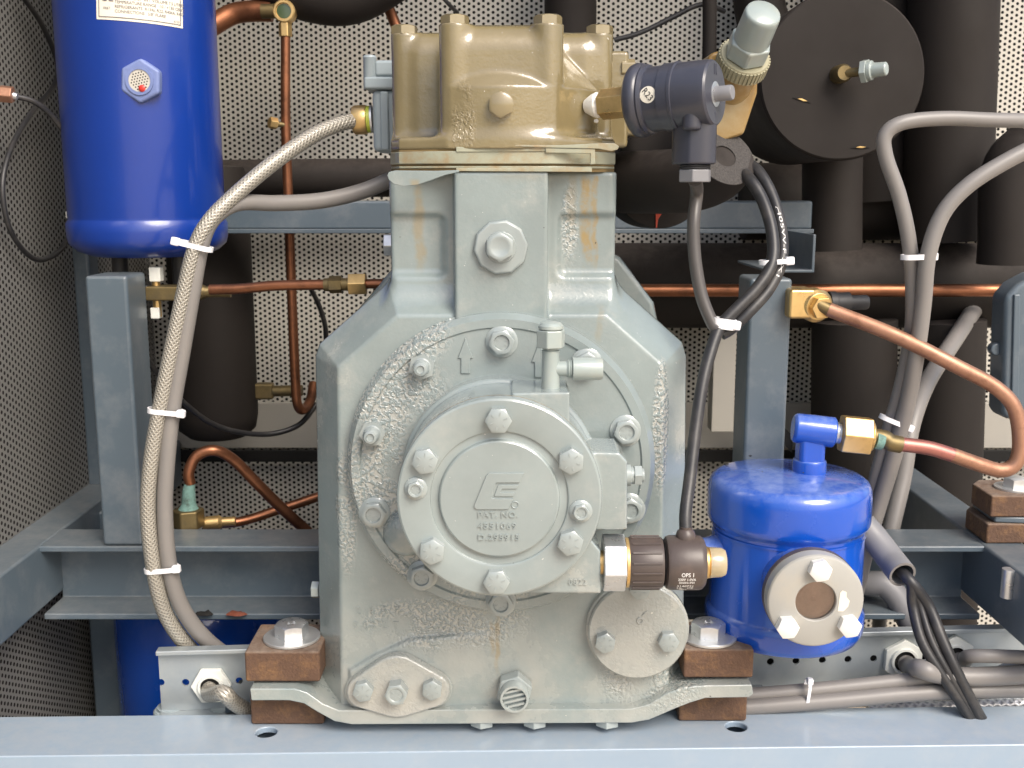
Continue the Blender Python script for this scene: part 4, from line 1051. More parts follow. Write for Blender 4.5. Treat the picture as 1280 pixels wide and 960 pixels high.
# rotary service valve behind the switch
av = Vector((.13, -.76, .63)).normalized(); ov_ = P(916, 106, .085)
sR = S(90, .09)
t = thing('service_valve', 'tan painted service valve with a pale domed cap leaning back over it', 'valve', ov_)
Mvv = frame(ov_, av, (1, 0, 0))
blk = [(878, 84), (889, 66), (912, 60), (938, 70), (948, 88), (947, 116), (930, 168), (905, 176), (880, 172)]
part('valve_body', front_prism(blk, .080, .055), M_valve, t, .003, seg=3)
part('valve_collar', MB().lathe([(24*sR, -.010), (24*sR, .006), (19*sR, .012), (19*sR, .022)], 36, Mvv), M_valve, t)
kz0, kz1 = .020, .034; rk = 31*sR
kb = part('knurled_ring', MB().lathe([(rk*.94, kz0), (rk*.99, kz0+.002), (rk*.99, kz1-.0015), (rk*.95, kz1), (0, kz1)], 64, Mvv), M_knurl, t)
rb = MB()
for k in range(40):
    rb.box((rk*.975, -.0011, kz0+.0015), (rk*1.035, .0011, kz1-.0012), Mvv @ Matrix.Rotation(2*math.pi*k/40, 4, 'Z'))
part('knurling', rb, M_knurl, kb, kind='stuff')
part('hex_base', MB().hexa(27*sR, kz1+.0002, kz1+.017, Mvv, .35), M_capwhite, t, .002)
part('domed_cap', MB().lathe([(22*sR, kz1+.015), (21.5*sR, kz1+.040), (21.2*sR, kz1+.0435), (20.4*sR, kz1+.0452), (18.6*sR, kz1+.0462), (0, kz1+.0465)], 48, Mvv), M_capwhite, t, smooth=40)
part('copper_stub', MB().tube([P(908, 150, .105), P(905, 178, .092), P(895, 208, .084)], .0105, 24), M_copper, t)

# lagged pipe and its flared end under the valve
sl = S(215, .09)
m = MB().tube([P(905, 196, .070), P(889, 215, .088), P(850, 226, .108), P(780, 228, .16)], 41*sl, 32)
t = thing('lagged_elbow', 'black foam lagged elbow with an open cut end under the switch', 'pipe', P(880, 222, .1))
part('foam_sleeve', m, M_foam, t)
a1 = (P(905, 196, .070)-P(889, 215, .088)).normalized()
part('cut_face', MB().lathe([(15*sl, .0003), (41*sl, .0003), (41*sl, .0012), (15*sl, .0012)], 40, frame(P(905, 196, .070), a1), cap=False), M_foamcut, t)
m = MB(); c = P(826, 222, .165); Mfl = frame(c, (.10, -1, .04)); rr = 63*S(222, .165)
m.lathe([(rr*.98, -.06), (rr, -.004), (rr*.98, 0), (rr*.3, .002), (0, .002)], 56, Mfl)
t = thing('lagged_stub', 'black foam wrapped pipe end with a split seam showing red', 'pipe', c)
part('foam_sleeve', m, M_foam, t, smooth=60)
part('seam', MB().prism(W2([(820, 262), (831, 262), (823, 274), (821.5, 285), (820, 285)], .160), -.1625, -.1612, XZ), M_redcoat, t)

# terminal box on the side of the head
yt = .115
pipe('insulated_pipe', [(887, -20, .46), (887, 40, .46), (886, 98, .46)], 9, M_foam, 'slim grey brown lagged pipe just beside the capped service valve', 'pipe')
t = thing('terminal_box', 'small grey moulded terminal box on the flank of the cylinder head', 'junction box', P(480, 130, yt))
zz2 = lambda py: Z(py, yt)
part('box_body', MB().prism([(X(465, 130, yt), yt), (X(540, 130, yt), yt), (X(540, 130, yt), yt+.05), (X(465, 130, yt), yt+.05)], zz2(190), zz2(112)), M_box, t, .005, seg=3)
part('box_rib', MB().box((X(475, 130, yt), yt-.0025, zz2(188)), (X(486, 130, yt), yt+.001, zz2(114))), M_box, t, .002)
part('box_lid', MB().box((X(455, 100, yt), yt-.004, zz2(112)), (X(540, 100, yt), yt+.055, zz2(96))), M_box, t, .0025)
part('box_top', MB().box((X(468, 90, yt), yt-.001, zz2(95.8)), (X(540, 90, yt), yt+.052, zz2(75))), M_box, t, .003)
part('screw_boss', MB().lathe([(8.5*S(90, yt), zz2(111)), (8.2*S(90, yt), zz2(73)), (8.8*S(90, yt), zz2(72)), (7.5*S(90, yt), zz2(69)), (0, zz2(67.5))], 24, Matrix.Translation((X(462, 90, yt), yt+.003, 0))), M_box, t)
Mgl = frame(P(466, 149, yt+.02), (-1, .0, -.05)); sg = S(149, yt+.02)
gl = part('hose_gland', MB().lathe([(17*sg, 0), (17*sg, 2.5*sg), (14*sg, 2.6*sg)], 30, Mgl), M_washer, t)
part('seal_ring', MB().lathe([(16*sg, 2.7*sg), (16.5*sg, 4*sg), (16.5*sg, 7*sg), (15*sg, 7.5*sg)], 30, Mgl), material('yellow_seal', (.45, .50, .06), .45), gl)
part('ferrule', MB().lathe([(17.5*sg, 7.6*sg), (18*sg, 9*sg), (18*sg, 22*sg), (16*sg, 25*sg), (11*sg, 26*sg)], 36, Mgl), M_brass, gl)

# ================================================================== blue oil reservoir
yr_ = .062; cx_ = P(982, 700, yr_).x; rR = 97*S(690, yr_)*.985
t = thing('oil_reservoir', 'glossy blue oil reservoir with a dusty domed lid and bolted sight glass', 'tank', (cx_, yr_, Z(790, yr_)))
zr = lambda py: Z(py, yr_)
MR = Matrix.Translation((cx_, yr_, 0))
prof = [(0, zr(789)), (rR*.6, zr(789)), (rR*.86, zr(788)), (rR*.97, zr(784)), (rR*1.015, zr(776)), (rR*1.025, zr(766)), (rR*1.02, zr(756)), (rR*.985, zr(752.5)), (rR*.97, zr(750.5)), (rR*.97, zr(662)), (rR*.968, zr(654)), (rR*.975, zr(652)), (rR*1.015, zr(648.5)), (rR*1.033, zr(645)), (rR*1.035, zr(640)), (rR*1.035, zr(614)), (rR*1.022, zr(605)), (rR*.99, zr(598.5)), (rR*.935, zr(595)), (rR*.90, zr(594.2)), (rR*.60, zr(590)), (0, zr(588))]
part('shell', MB().lathe(prof, 112, MR), M_blue, t, smooth=42)
part('shell_strap', MB().lathe([(rR*.985, zr(659.5)), (rR*.985, zr(657.5))], 80, MR, cap=False), M_blue, t)
# elbow on the lid
ze = zr(589); ex = P(1012, 575, yr_).x; se = S(550, yr_)
elb = part('elbow', MB().lathe([(21*se, ze-.004), (21*se, ze+12*se), (20*se, ze+16*se)], 40, Matrix.Translation((ex, yr_, 0))), M_blue, t, .0012)
zx = zr(536)
Mex = frame((ex-.004, yr_-.002, zx), (.985, -.10, -.10))
part('elbow_arm', MB().lathe([(15*se, -18*se), (18.5*se, -15*se), (19*se, 2*se), (19*se, 32*se), (17.5*se, 34*se)], 40, Mex), M_blue, elb, .001)
part('elbow_core', MB().box((ex-.0115, yr_-.0115, ze+.007), (ex+.0115, yr_+.0115, zx+.0105)), M_blue, elb, .005, seg=3)
part('flare_thread', MB().lathe([(13*se, 34*se), (13.5*se, 37*se), (12.5*se, 38*se), (13.5*se, 40*se), (12.5*se, 41*se), (13.5*se, 43*se)], 30, Mex), M_zinc, elb)
# inlet on the flank
Min = frame((cx_-rR*.8, yr_-.010, zr(690)), (-1, -.15, .12))
part('inlet_stub', MB().lathe([(.019, 0), (.0185, .012), (.015, .022), (.014, .036)], 32, Min), M_blue, t)
# sight flange
yfl = -.046; q = P(1020, 752, yfl); sF = S(752, yfl); MF = frame((q.x, 0, q.z), FRONT, (1, 0, 0))
rF = 60.5*sF
part('flange_neck', MB().lathe([(rF*.86, -.02), (rF*.80, .020), (rF*.86, .030)], 48, MF), M_blue, t)
part('flange_gasket', MB().lathe([(rF*.98, .0255), (rF*1.01, .0265), (rF*1.01, .0325)], 64, MF), M_brown, t)
ra = 25.5*sF
flg = part('sight_flange', MB().lathe([(rF, .0327), (rF, -yfl-.0022), (rF-.0010, -yfl-.0007), (rF-.0024, -yfl), (ra+.0006, -yfl), (ra, -yfl-.0006), (ra, -yfl-.007)], 96, MF, cap=False), M_flangew, t, smooth=28)
part('oil_pool', MB().lathe([(0, -yfl-.0068)]+[(ra*k/14*1.02, -yfl-.0066+.0005*(k/14)+.00022*math.sin(k*2.4)) for k in range(1, 15)], 56, MF, cap=False), M_oil, flg)
part('sight_glass', MB().lathe([(0, -yfl-.0036), (ra*.995, -yfl-.0036)], 48, MF), M_glass, flg)
B_fl = bolt_mesh('hex_bolt', 14.5*sF, .0078, material('clean_zinc', (.82, .82, .80), .42, metal=.35), marks=False)
for px, py, r in ((1026, 714, 12), (1063, 784, 10), (985, 785.5, 5)): bolt(B_fl, px, py, yfl, flg, r)
part('paper_scrap', MB().prism(W2([(1050, 741), (1053, 738), (1058, 740), (1058, 746), (1062, 751), (1060, 758), (1054, 764), (1047, 764)], yfl), -yfl+.0001, -yfl+.0004, XZ), M_paper, flg)
for i in range(12):
    a = random.uniform(0, 6.28); r = random.uniform(.2, .75)*rR
    if i < 7: px, py = [(908, 580), (938, 569), (917, 576), (925, 575), (1004, 591), (975, 584), (953, 590)][i]
    else: continue
    yy = solveY(py, zr(584)); 
    part('flake', MB().box((-.0010, -.0008, 0), (.0010, .0008, .0008), Matrix.Translation((X(px, py, yy), yy, zr(585.5) if i < 4 else zr(584))) @ Matrix.Rotation(a, 4, 'Z') @ Matrix.Scale([1.7, 1.2, .6, .5, .7, .5, .5][i], 4)), M_matblack, t)

# flare nut and copper line
t = thing('copper_line', 'thick bent copper pipe looping from the brass valve to the blue oil reservoir', 'pipe', P(1100, 550, yr_))
e0 = Mex @ Vector((0, 0, 43*se)); ed = Mex.to_3x3() @ Vector((0, 0, 1))
Mnut = frame(e0, (ed+Vector((0, 0, .02))).normalized())
sN = se
part('flare_nut', MB().hexa(25.5*sN, -2*sN, 34*sN, Mnut, .25).lathe([(20*sN, 34.1*sN), (18*sN, 37*sN), (12*sN, 39*sN)], 30, Mnut), M_brass, t, .0014)
cpts = [P(1085, 547, .055), P(1108, 551, .055), P(1140, 556, .055)]
part('brazed_sleeve', MB().tube([e0+ed*.020, e0+ed*.036, P(1112, 553, .052), P(1126, 556, .052)], 10.6*se, 24), M_brass_old, t)
part('verdigris_band', MB().tube([P(1094, 550, .0515), P(1099, 551, .0515), P(1103, 552, .0515)], 10.9*se, 24), M_verd, t)
part('heated_section', MB().tube([P(1122, 555, .052), P(1140, 557, .052), P(1165, 561, .052), P(1200, 572, .052)], 9.0*se, 20), M_heat, t)
part('copper_tube', MB().tube([P(1190, 568.5, .052), P(1225, 581, .052), P(1252, 588, .052), P(1270, 578, .052), P(1275, 550, .053), P(1268, 510, .055), P(1244, 484, .058), P(1200, 460, .065), P(1120, 420, .08), P(1036, 387, .10)], 9.2*se, 24), M_copper, t)
part('valve_end', MB().tube([P(1040, 389, .099), P(1022, 380, .103)], 8*se, 18), M_brass_old, t)
# brass valve on the post
t = thing('angle_valve', 'brass angle valve with a black cap fixed beside the upright post', 'valve', P(1012, 380, .11))
sV = S(380, .11)
part('valve_body', MB().box((X(985, 380, .11), .105, Z(398, .11)), (X(1018, 380, .11), .140, Z(361, .11))), M_brass, t, .003)
Mva = frame(P(1020, 382, .112), (.25, -1, -.1))
part('union_nut', MB().lathe([(21*sV, -.01), (21*sV, .002), (17*sV, .006)], 32, Mva).hexa(14.5*sV, .006, .013, Mva), M_brass, t, .0006)
Mvc = frame(P(1036, 379, .130), (1, .05, .02))
part('plastic_cap', MB().lathe([(15*sV, 0), (15*sV, 8*sV), (13.5*sV, 9*sV), (13.5*sV, 26*sV), (9.5*sV, 27*sV), (9.5*sV, 48*sV), (8*sV, 50.5*sV), (0, 51*sV)], 32, Mvc), M_matblack, t)

# mount of the neighbouring compressor at the edge
xm0, ym = X(1226, 650, .15), .15
zr_top = zt+.0009
zA, zB, zC, zD = Z(690, .13), Z(665, .13), Z(656, .13), Z(630, .13)
solo('mount_block', MB().prism([(XR+.004, .125), (XR+.07, .125), (XR+.07, .19), (XR+.016, .19), (XR+.004, .175)], zr_top+.0002, zr_top+.020), M_rubber, 'lower brown rubber block on the side rail at the edge by the copper bend', 'rubber mount', 'rubber mounting blocks', .002)
t = thing('foot_bracket', 'blue grey steel plate sandwiched between the two edge rubber blocks', 'bracket', (XR+.02, .13, zr_top+.03))
part('foot_plate', MB().prism([(XR+.012, .128), (XR+.1, .118), (XR+.1, .19), (XR+.012, .18)], zr_top+.0202, zr_top+.0265), M_frame, t, .002)
solo('mount_block', MB().prism([(XR+.006, .125), (XR+.07, .125), (XR+.07, .185), (XR+.018, .185), (XR+.006, .170)], zr_top+.0267, zr_top+.048), M_rubber, 'upper brown rubber block with a bolt at the edge by the copper bend', 'rubber mount', 'rubber mounting blocks', .002)
t = thing('mount_bolt', 'dusty grey hex bolt and washer on the upper edge rubber block', 'bolt', (XR+.03, .135, zr_top+.062), 'mount bolts')
part('washer', MB().lathe([(.019, .0482), (.019, .0500), (.01, .0504)], 36, Matrix.Translation((XR+.040, .152, zr_top))), M_washer, t)
link('bolt_head', bolt_mesh('bolt_head', .0115, .009, M_washer, marks=False), t, Matrix.Translation((XR+.040, .152, zr_top+.0504)))
t = thing('rail_bolt', 'zinc bolt shank hanging under the side rail at the edge', 'bolt', (XR-.010, .06, zt))
part('shank', MB().lathe([(.006, -.028), (.006, -.001)], 18, Matrix.Translation((X(1262, 705, .06), .06, zt))), M_zinc, t)
# grey casing of the neighbouring unit
yq = .20
cs_ = [(1257, 372), (1272, 355), (1300, 340), (1300, 525), (1258, 525), (1252, 515)]
t = thing('neighbour_casing', 'grey moulded casing of the next unit cut off by the picture edge', 'casing', P(1270, 450, yq))
part('casing_body', front_prism(cs_, yq, .035), M_frame, t, .006, seg=3)
part('casing_lug', MB().lathe([(8*S(437, yq), -.012), (8*S(437, yq), .0)], 24, ff(P(1247, 437, yq+.01))), M_frame, t, .002)
part('casing_rib', front_prism([(1268, 368), (1276, 368), (1274, 525), (1264, 525)], yq-.003, .004), M_frame, t, .0015)

# ================================================================== hoses, cables, ties
def cable(name, pts, rpx, mat, label, cat, group=None, n=16, sub=7):
    m = MB(); mid = pts[len(pts)//2]
    m.tube([P(*p) for p in pts], [rpx*S(p[1], p[2]) for p in pts], n, True, sub)
    return solo(name, m, mat, label, cat, group, smooth=60)
H1 = [(447, 150, .132), (424, 155, .118), (390, 170, .10), (345, 201, .075), (298, 240, .055), (262, 276, .040), (243, 312, .036), (229, 370, .036), (214, 440, .036), (200, 510, .036), (189, 575, .036), (185, 640, .038), (192, 710, .042), (206, 765, .052), (232, 805, .066), (262, 835, .085)]
cable('braided_hose', H1, 9.8, M_braid, 'clear braided hose curving down from the terminal box', 'hose')
H2 = [(540, 205, .16), (490, 224, .14), (450, 240, .13), (400, 251, .11), (345, 254, .085), (298, 254, .06), (268, 272, .044), (252, 305, .040), (240, 370, .040), (228, 440, .040), (216, 510, .040), (209, 575, .040), (206, 640, .042), (212, 710, .046), (228, 760, .056), (258, 800, .070), (300, 832, .09)]
cable('grey_cable', H2, 10, M_gray, 'grey plastic sheathed cable running beside the braided hose', 'cable')
def tie(px, py, y, ang, half, thick, label, mat=M_nylon, head=1, w=.0042, hs=1.0, tail=True):
    """nylon tie: a flat stadium loop round two tubes lying side by side; ang turns it in the picture plane"""
    c = P(px, py, y); d = Vector((math.cos(R(ang)), 0, math.sin(R(ang)))); up = Vector((-d.z, 0, d.x))
    M = Matrix((d, Vector((0, 1, 0)), up)).transposed().to_4x4(); M.translation = c
    t = thing('cable_tie', label, 'cable tie', c, 'nylon cable ties')
    poly = hullpoly([(-half+thick, 0, thick), (half-thick, 0, thick)], 20); inn = hullpoly([(-half+thick, 0, thick-.0012), (half-thick, 0, thick-.0012)], 20)
    n = len(poly); vs = []
    for ring, z in ((poly, -w/2), (poly, w/2), (inn, w/2), (inn, -w/2)): vs += [(a, b, z) for a, b in ring]
    fs = []
    for k in range(4):
        a, b = k*n, ((k+1) % 4)*n
        fs += [(a+i, a+(i+1) % n, b+(i+1) % n, b+i) for i in range(n)]
    part('strap', MB().add(vs, fs, M), mat, t)
    part('lock_head', MB().box((-.0036*hs, -.003, -.0034*hs), (.0036*hs, .003, .0034*hs), M @ Matrix.Translation((head*(half-.001), -thick*.5, 0))), mat, t, .0012)
    return t
tie(243, 307, .037, -14, .0160, .0078, 'white cable tie on the two hoses under the blue tank', head=-1)
tie(207, 514, .037, -6, .0155, .0078, 'white cable tie on the two hoses halfway down beside the grey post')
tie(202, 711, .043, 5, .0155, .0078, 'white cable tie on the two hoses in front of the channel beam')
# right hand grey cables
G1 = [(1300, 151, .10), (1240, 150, .09), (1180, 148, .085), (1130, 153, .08), (1107, 168, .08), (1107, 195, .08), (1124, 245, .08), (1136, 300, .08), (1141, 360, .085), (1139, 420, .09), (1126, 485, .10), (1108, 550, .11), (1092, 610, .115), (1078, 670, .12), (1062, 740, .12)]
cable('grey_cable', G1, 9.3, M_gray, 'grey cable bending sharply over from the top of the lagged riser', 'cable')
G2 = [(1300, 180, .075), (1255, 203, .072), (1210, 232, .07), (1178, 268, .07), (1160, 320, .07), (1154, 380, .075), (1146, 440, .08), (1136, 495, .09), (1120, 560, .10), (1102, 620, .105), (1084, 680, .11), (1070, 740, .11)]
cable('grey_cable', G2, 10.2, M_gray, 'grey cable sweeping down in a wide curve in front of the header', 'cable')
G3 = [(1222, 380, .48), (1193, 425, .38), (1161, 475, .29), (1140, 530, .24), (1128, 600, .22), (1110, 680, .20), (1104, 740, .2)]
cable('grey_cable', G3, 10.5, M_gray, 'grey cable leaning behind the pair of tied cables', 'cable')
tie(1146, 321, .073, 2, .0140, .0078, 'white cable tie round the two grey cables level with the header', w=.0045)
tie(1118, 527, .098, -22, .0150, .0085, 'white cable tie round the two grey cables just above the brass nut')
# black cables of the switches
yk = .0
K1 = [(873, 212, .018), (871, 240, .016), (867, 280, .012), (869, 325, .008), (877, 370, .004), (890, 403, .0), (897, 411, -.002)]
K1w = [Mq @ Vector((0, 0, .064))]+[P(*p) for p in K1[1:]]
m = MB().tube(K1w, 8.2*S(300, .01), 16, True, 7)
solo('switch_lead', m, M_darkcable, 'dark grey lead hanging from the gland of the pressure switch', 'cable', smooth=60)
K2 = [(900, 195, .16), (917, 207, .11), (935, 222, .062), (953, 250, .045), (965, 290, .030), (965, 328, .018), (948, 358, .010), (922, 385, .004), (903, 405, .0), (893, 425, -.006), (879, 475, -.02), (869, 540, -.036), (862, 600, -.052), (857, 640, -.066), (857, 664, -.072)]
cable('switch_lead', K2, 7.8, M_blackcable, 'black lead looping through both ties down to the coil switch', 'cable')
K3 = [(912, 180, .16), (928, 199, .10), (948, 215, .072), (965, 245, .055), (976, 285, .040), (977, 325, .026), (962, 360, .016), (938, 388, .008), (915, 410, .006), (902, 418, .004)]
cable('switch_lead', K3, 7.6, M_blackcable, 'black lead with white printing curving outside its twin', 'cable')
pr = MB(); tv, tf = text_verts('H05VV-F 2X1', 5.6*S(290, .035), 0, 'LEFT', 1.0, 2)
pc = [P(*p) for p in K3[3:7]]
Lm = max(v[0] for v in tv)
def along(f):
    f = min(.999, max(0, f))*(len(pc)-1); i = int(f); u = f-i; p0 = pc[max(i-1, 0)]; p1 = pc[i]; p2 = pc[i+1]; p3 = pc[min(i+2, len(pc)-1)]
    return .5*((2*p1)+(p2-p0)*u+(2*p0-5*p1+4*p2-p3)*u*u+(3*p1-p0-3*p2+p3)*u**3)
o = []
for u, v, _ in tv:
    f = .15+.70*u/Lm; c = along(f); tg = (along(f+.01)-along(f-.01)).normalized(); side = tg.cross(Vector((0, -1, 0))).normalized()
    r_ = 7.6*S(290, .035); a = v/r_
    nrm_ = side.cross(tg); nrm_ = nrm_ if nrm_.y < 0 else -nrm_
    o.append(c+(nrm_*math.cos(a)+side*-math.sin(a))*(r_+.0003))
pr.add(o, tf)
k3 = [x for x in bpy.data.objects if x.get('label') == 'black lead with white printing curving outside its twin'][0]
part('printed_lettering', pr, M_whiteink, k3)
tie(968, 327, .021, 4, .0128, .0066, 'white cable tie with a stub on the loop of black leads', w=.0040)
tie(904, 404, .001, -8, .0105, .0078, 'white cable tie where the hanging lead meets the black leads', w=.0085, hs=1.1)
# conduit and black leads at the lower edge
C1 = [P(1078, 655, .10), P(1095, 675, .092), P(1114, 700, .076), P(1128, 718, .055)]
sC = S(700, .08)
t = thing('grey_conduit', 'open ended grey conduit with black leads coming out of it', 'conduit', C1[1])
m = MB().tube(C1, 17*sC, 28, False, 8); m.tube(C1, 14*sC, 28, False, 8)
part('conduit_wall', m, M_conduit, t, smooth=60)
dc = (C1[3]-C1[2]).normalized()
part('conduit_rim', MB().lathe([(14*sC, -.0005), (14*sC, .0004), (17*sC, .0004), (17*sC, -.0005)], 28, frame(C1[3], dc), cap=False), M_gray, t)
for i, (dx, r, lb) in enumerate(((0, 7.5, 'glossy black lead outermost from the open conduit down to the front rail'), (-13, 5, 'thin black lead hanging in the middle below the open conduit'), (-24, 6.5, 'black lead innermost below the open conduit beside the hex gland'))):
    pts = [(1106, 690, .084), (1121, 709, .068), (1138, 727, .050), (1160+dx*.8, 757, .050), (1178+dx*1.1, 800, .036), (1195+dx*.9, 838, .026), (1218+dx*.6, 884, .022), (1242+dx*.5, 925, .028)]
    cable('black_lead', pts, r, M_blackcable, lb, 'cable')
cable('bent_conduit', [(1066, 728, .155), (1090, 729, .145), (1106, 731, .14), (1122, 748, .135), (1136, 775, .13), (1152, 805, .13)], 15.5, M_conduit, 'bent grey conduit passing down behind the trunking lip', 'conduit', n=22)
# glands in the tray
def gland(px, py, rpx, rot, label):
    q = on_tray(px, py); w = MT @ Vector((q.x, .006, q.z)); s_ = S(py, w.y)
    t = thing('cable_gland', label, 'cable gland', w, 'hex cable glands')
    M = frame(w, nrm if nrm.y < 0 else -nrm, (1, 0, 0)) @ Matrix.Rotation(R(rot), 4, 'Z')
    mb = MB(); hp_ = [(rpx*s_*math.cos(math.pi*k/3), rpx*s_*math.sin(math.pi*k/3)) for k in range(6)]
    part('hex_nut', MB().hexa(rpx*s_, 0, .0055, M), M_gland, t, .0010)
    ri = rpx*.50*s_
    part('gland_bore', MB().lathe([(ri*1.28, .0056), (ri*1.28, .0080), (ri*1.22, .0086), (ri*1.02, .0086), (ri, .0080), (ri, .0058)], 32, M, cap=False), M_gland, t)
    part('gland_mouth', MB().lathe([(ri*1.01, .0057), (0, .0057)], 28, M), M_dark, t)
    return w
w1 = gland(265, 855, 25, 0, 'white hex cable gland with the braided hose in the short end of the trunking')
w2 = gland(1127, 823, 27, 28, 'pale hex cable gland nearest the blue oil reservoir in the trunking')
w3 = gland(1190, 818, 27, 28, 'pale hex cable gland half hidden by the black leads')
n_ = Vector((0, -1, 0))
m = MB().tube([w1+Vector((-.001, .003, .001)), w1+Vector((.001, -.014, -.003)), P(279, 866, .014), P(292, 878, .024), P(310, 888, .04), P(335, 894, .06)], 10*S(870, .02), 18)
solo('braided_hose', m, M_braid, 'short braided hose bending out of the white gland behind the rubber block', 'hose', smooth=60)
m = MB().tube([w2+Vector((0, .003, 0)), w2+Vector((.003, -.014, -.002)), P(1150, 836, .03), P(1175, 843, .03), P(1215, 846, .03), P(1300, 842, .03)], 12*S(835, .03), 18)
solo('tray_cable', m, M_gray, 'grey cable coming out of the gland nearest the blue oil reservoir', 'cable', smooth=60)
m = MB().tube([w3+Vector((0, .003, 0)), w3+Vector((.006, -.016, .0005)), P(1215, 820, .035), P(1300, 822, .035)], 8.5*S(820, .04), 18)
solo('tray_cable', m, M_gray, 'grey cable leaving the half hidden gland straight to the edge', 'cable', smooth=60)
cable('tray_cable', [(900, 870, .040), (945, 868, .040), (1040, 860, .040), (1140, 850, .041), (1220, 845, .043), (1310, 842, .045)], 9, M_gray, 'upper grey cable lying along the front of the trunking', 'cable')
cable('tray_cable', [(900, 886, .032), (945, 883, .032), (1040, 876, .032), (1140, 867, .033), (1220, 863, .034), (1310, 862, .036)], 10, M_gray, 'lower grey cable lying along the trunking just above the front rail', 'cable')
cable('tray_cable', [(1225, 862, .045), (1250, 842, .045), (1275, 832, .045), (1310, 828, .045)], 9, M_gland, 'pale cable rising out of the tray cables at the edge', 'cable')
cable('white_braided_cable', [(1085, 889, .062), (1120, 886, .062), (1200, 883, .062), (1310, 879, .062)], 8, M_mesh, 'white braided sleeve just showing above the front rail', 'cable')
tie(1008, 868, .033, 84, .0155, .0075, 'thin grey cable tie holding the tray cables behind the front rail', w=.0028, hs=.8, head=1)
for px, y, lb in ((214, .012, 'flat grey gland nut standing just behind the front rail near its end'), (278, .012, 'flat grey gland nut half sunk behind the front rail by the hose')):
    t = thing('gland_nut', lb, 'gland nut', P(px, 890, y+.02), 'grey gland nuts')
    c = P(px, 887, .060); Mn_ = Matrix.Translation((c.x, .060, c.z-.002))
    part('nut_body', MB().lathe([(.016, -.012), (.016, .002), (.0145, .0035), (.0125, .0035), (.0125, .006), (.0105, .006)], 36, Mn_), M_box, t)

# ================================================================== small copper lines behind
def cop(pts, rpx, mat, label, name='copper_line'):
    return cable(name, pts, rpx, mat, label, 'pipe', None, 16, 6)
cop([(357, 42, .40), (357, 150, .40), (360, 240, .40), (364, 350, .40), (369, 470, .40), (372, 506, .40), (380, 512, .41), (388, 500, .43), (392, 480, .45)], 6, M_copper_old_shade, 'thin upright copper pipe dropping from the brass sight glass')
cop([(262, 362, .16), (300, 361, .16), (345, 357, .16), (395, 356, .16), (425, 355, .16)], 6.5, M_copper_old_shade, 'copper pipe running level from the valve to the brass nut')
cop([(470, -30, .46), (490, 20, .46), (510, 70, .46), (530, 120, .46)], 7, M_copper_old_shade, 'slanting copper pipe passing behind the cylinder head')
cop([(262, 34, .40), (290, 18, .41), (315, 14, .41), (340, 14, .41)], 13, M_copper_old_shade, 'dark brown copper pipe bending in beside the blue tank')
cop([(760, 363, .42), (900, 363, .42), (1100, 363, .42), (1310, 363, .42)], 8, M_copper_old_shade, 'long copper pipe running level in front of the thick black header')
cop([(238, 605, .19), (236, 590, .19), (246, 570, .195), (268, 563, .20), (292, 575, .21), (322, 605, .22), (352, 635, .23), (385, 665, .24)], 7, M_copper_old_shade, 'dark copper pipe arching over from the green crusted fitting')
cop([(262, 655, .24), (300, 652, .25), (340, 640, .26), (400, 620, .28), (440, 605, .30)], 6, M_copper_old_shade, 'copper pipe crossing behind the arched one above the channel beam')
# nut on the level pipe
t = thing('brass_union', 'brass union nut joining the level copper pipe beside the compressor', 'union', P(447, 355, .16))
sU = S(355, .16); Mu = frame(P(405, 356, .16), (1, 0, .02))
part('dull_fitting', MB().lathe([(8*sU, 0), (8.5*sU, 6*sU), (7.5*sU, 7*sU)], 20, Mu).hexa(11*sU, 7*sU, 22*sU, Mu).lathe([(8*sU, 22*sU), (8*sU, 32*sU)], 20, Mu), M_brass_old, t)
part('hex_nut', MB().hexa(14.5*sU, 31*sU, 53*sU, Mu, .4), M_brass, t, .0008)
part('stub_pipe', MB().lathe([(6*sU, 53*sU), (6*sU, 100*sU)], 16, Mu), M_copper_old_shade, t)
# valve assembly under the tall tank
t = thing('tank_valve', 'dull brass shut off valve with two pale square caps under the tall tank', 'valve', P(205, 362, .19))
sT = S(362, .19); c = P(203, 366, .18)
part('valve_body', MB().box((c.x-18*sT, .17, c.z-9*sT), (c.x+24*sT, .195, c.z+9*sT)), M_brass_old, t, .002)
part('valve_stem', MB().lathe([(5*sT, 0), (5*sT, 62*sT)], 16, Matrix.Translation((c.x-8*sT, .182, c.z-30*sT))), M_brass, t)
part('square_cap', MB().box((c.x-14*sT, .176, c.z+14*sT), (c.x+0*sT, .188, c.z+32*sT)), M_gland, t, .001)
part('square_cap', MB().box((c.x-15*sT, .176, c.z-32*sT), (c.x-4*sT, .188, c.z-18*sT)), M_gland, t, .001)
part('inlet_nut', MB().lathe([(8*sT, 0), (8*sT, 9*sT), (5*sT, 10*sT)], 20, frame((c.x-18*sT, .182, c.z+1*sT), (-1, 0, 0))), M_zinc, t)
part('outlet', MB().lathe([(8*sT, 0), (8*sT, 16*sT), (10*sT, 17*sT), (10*sT, 24*sT), (7*sT, 30*sT), (7*sT, 60*sT)], 20, frame((c.x+24*sT, .182, c.z+1*sT), (1, 0, .0))), M_brass_old, t)
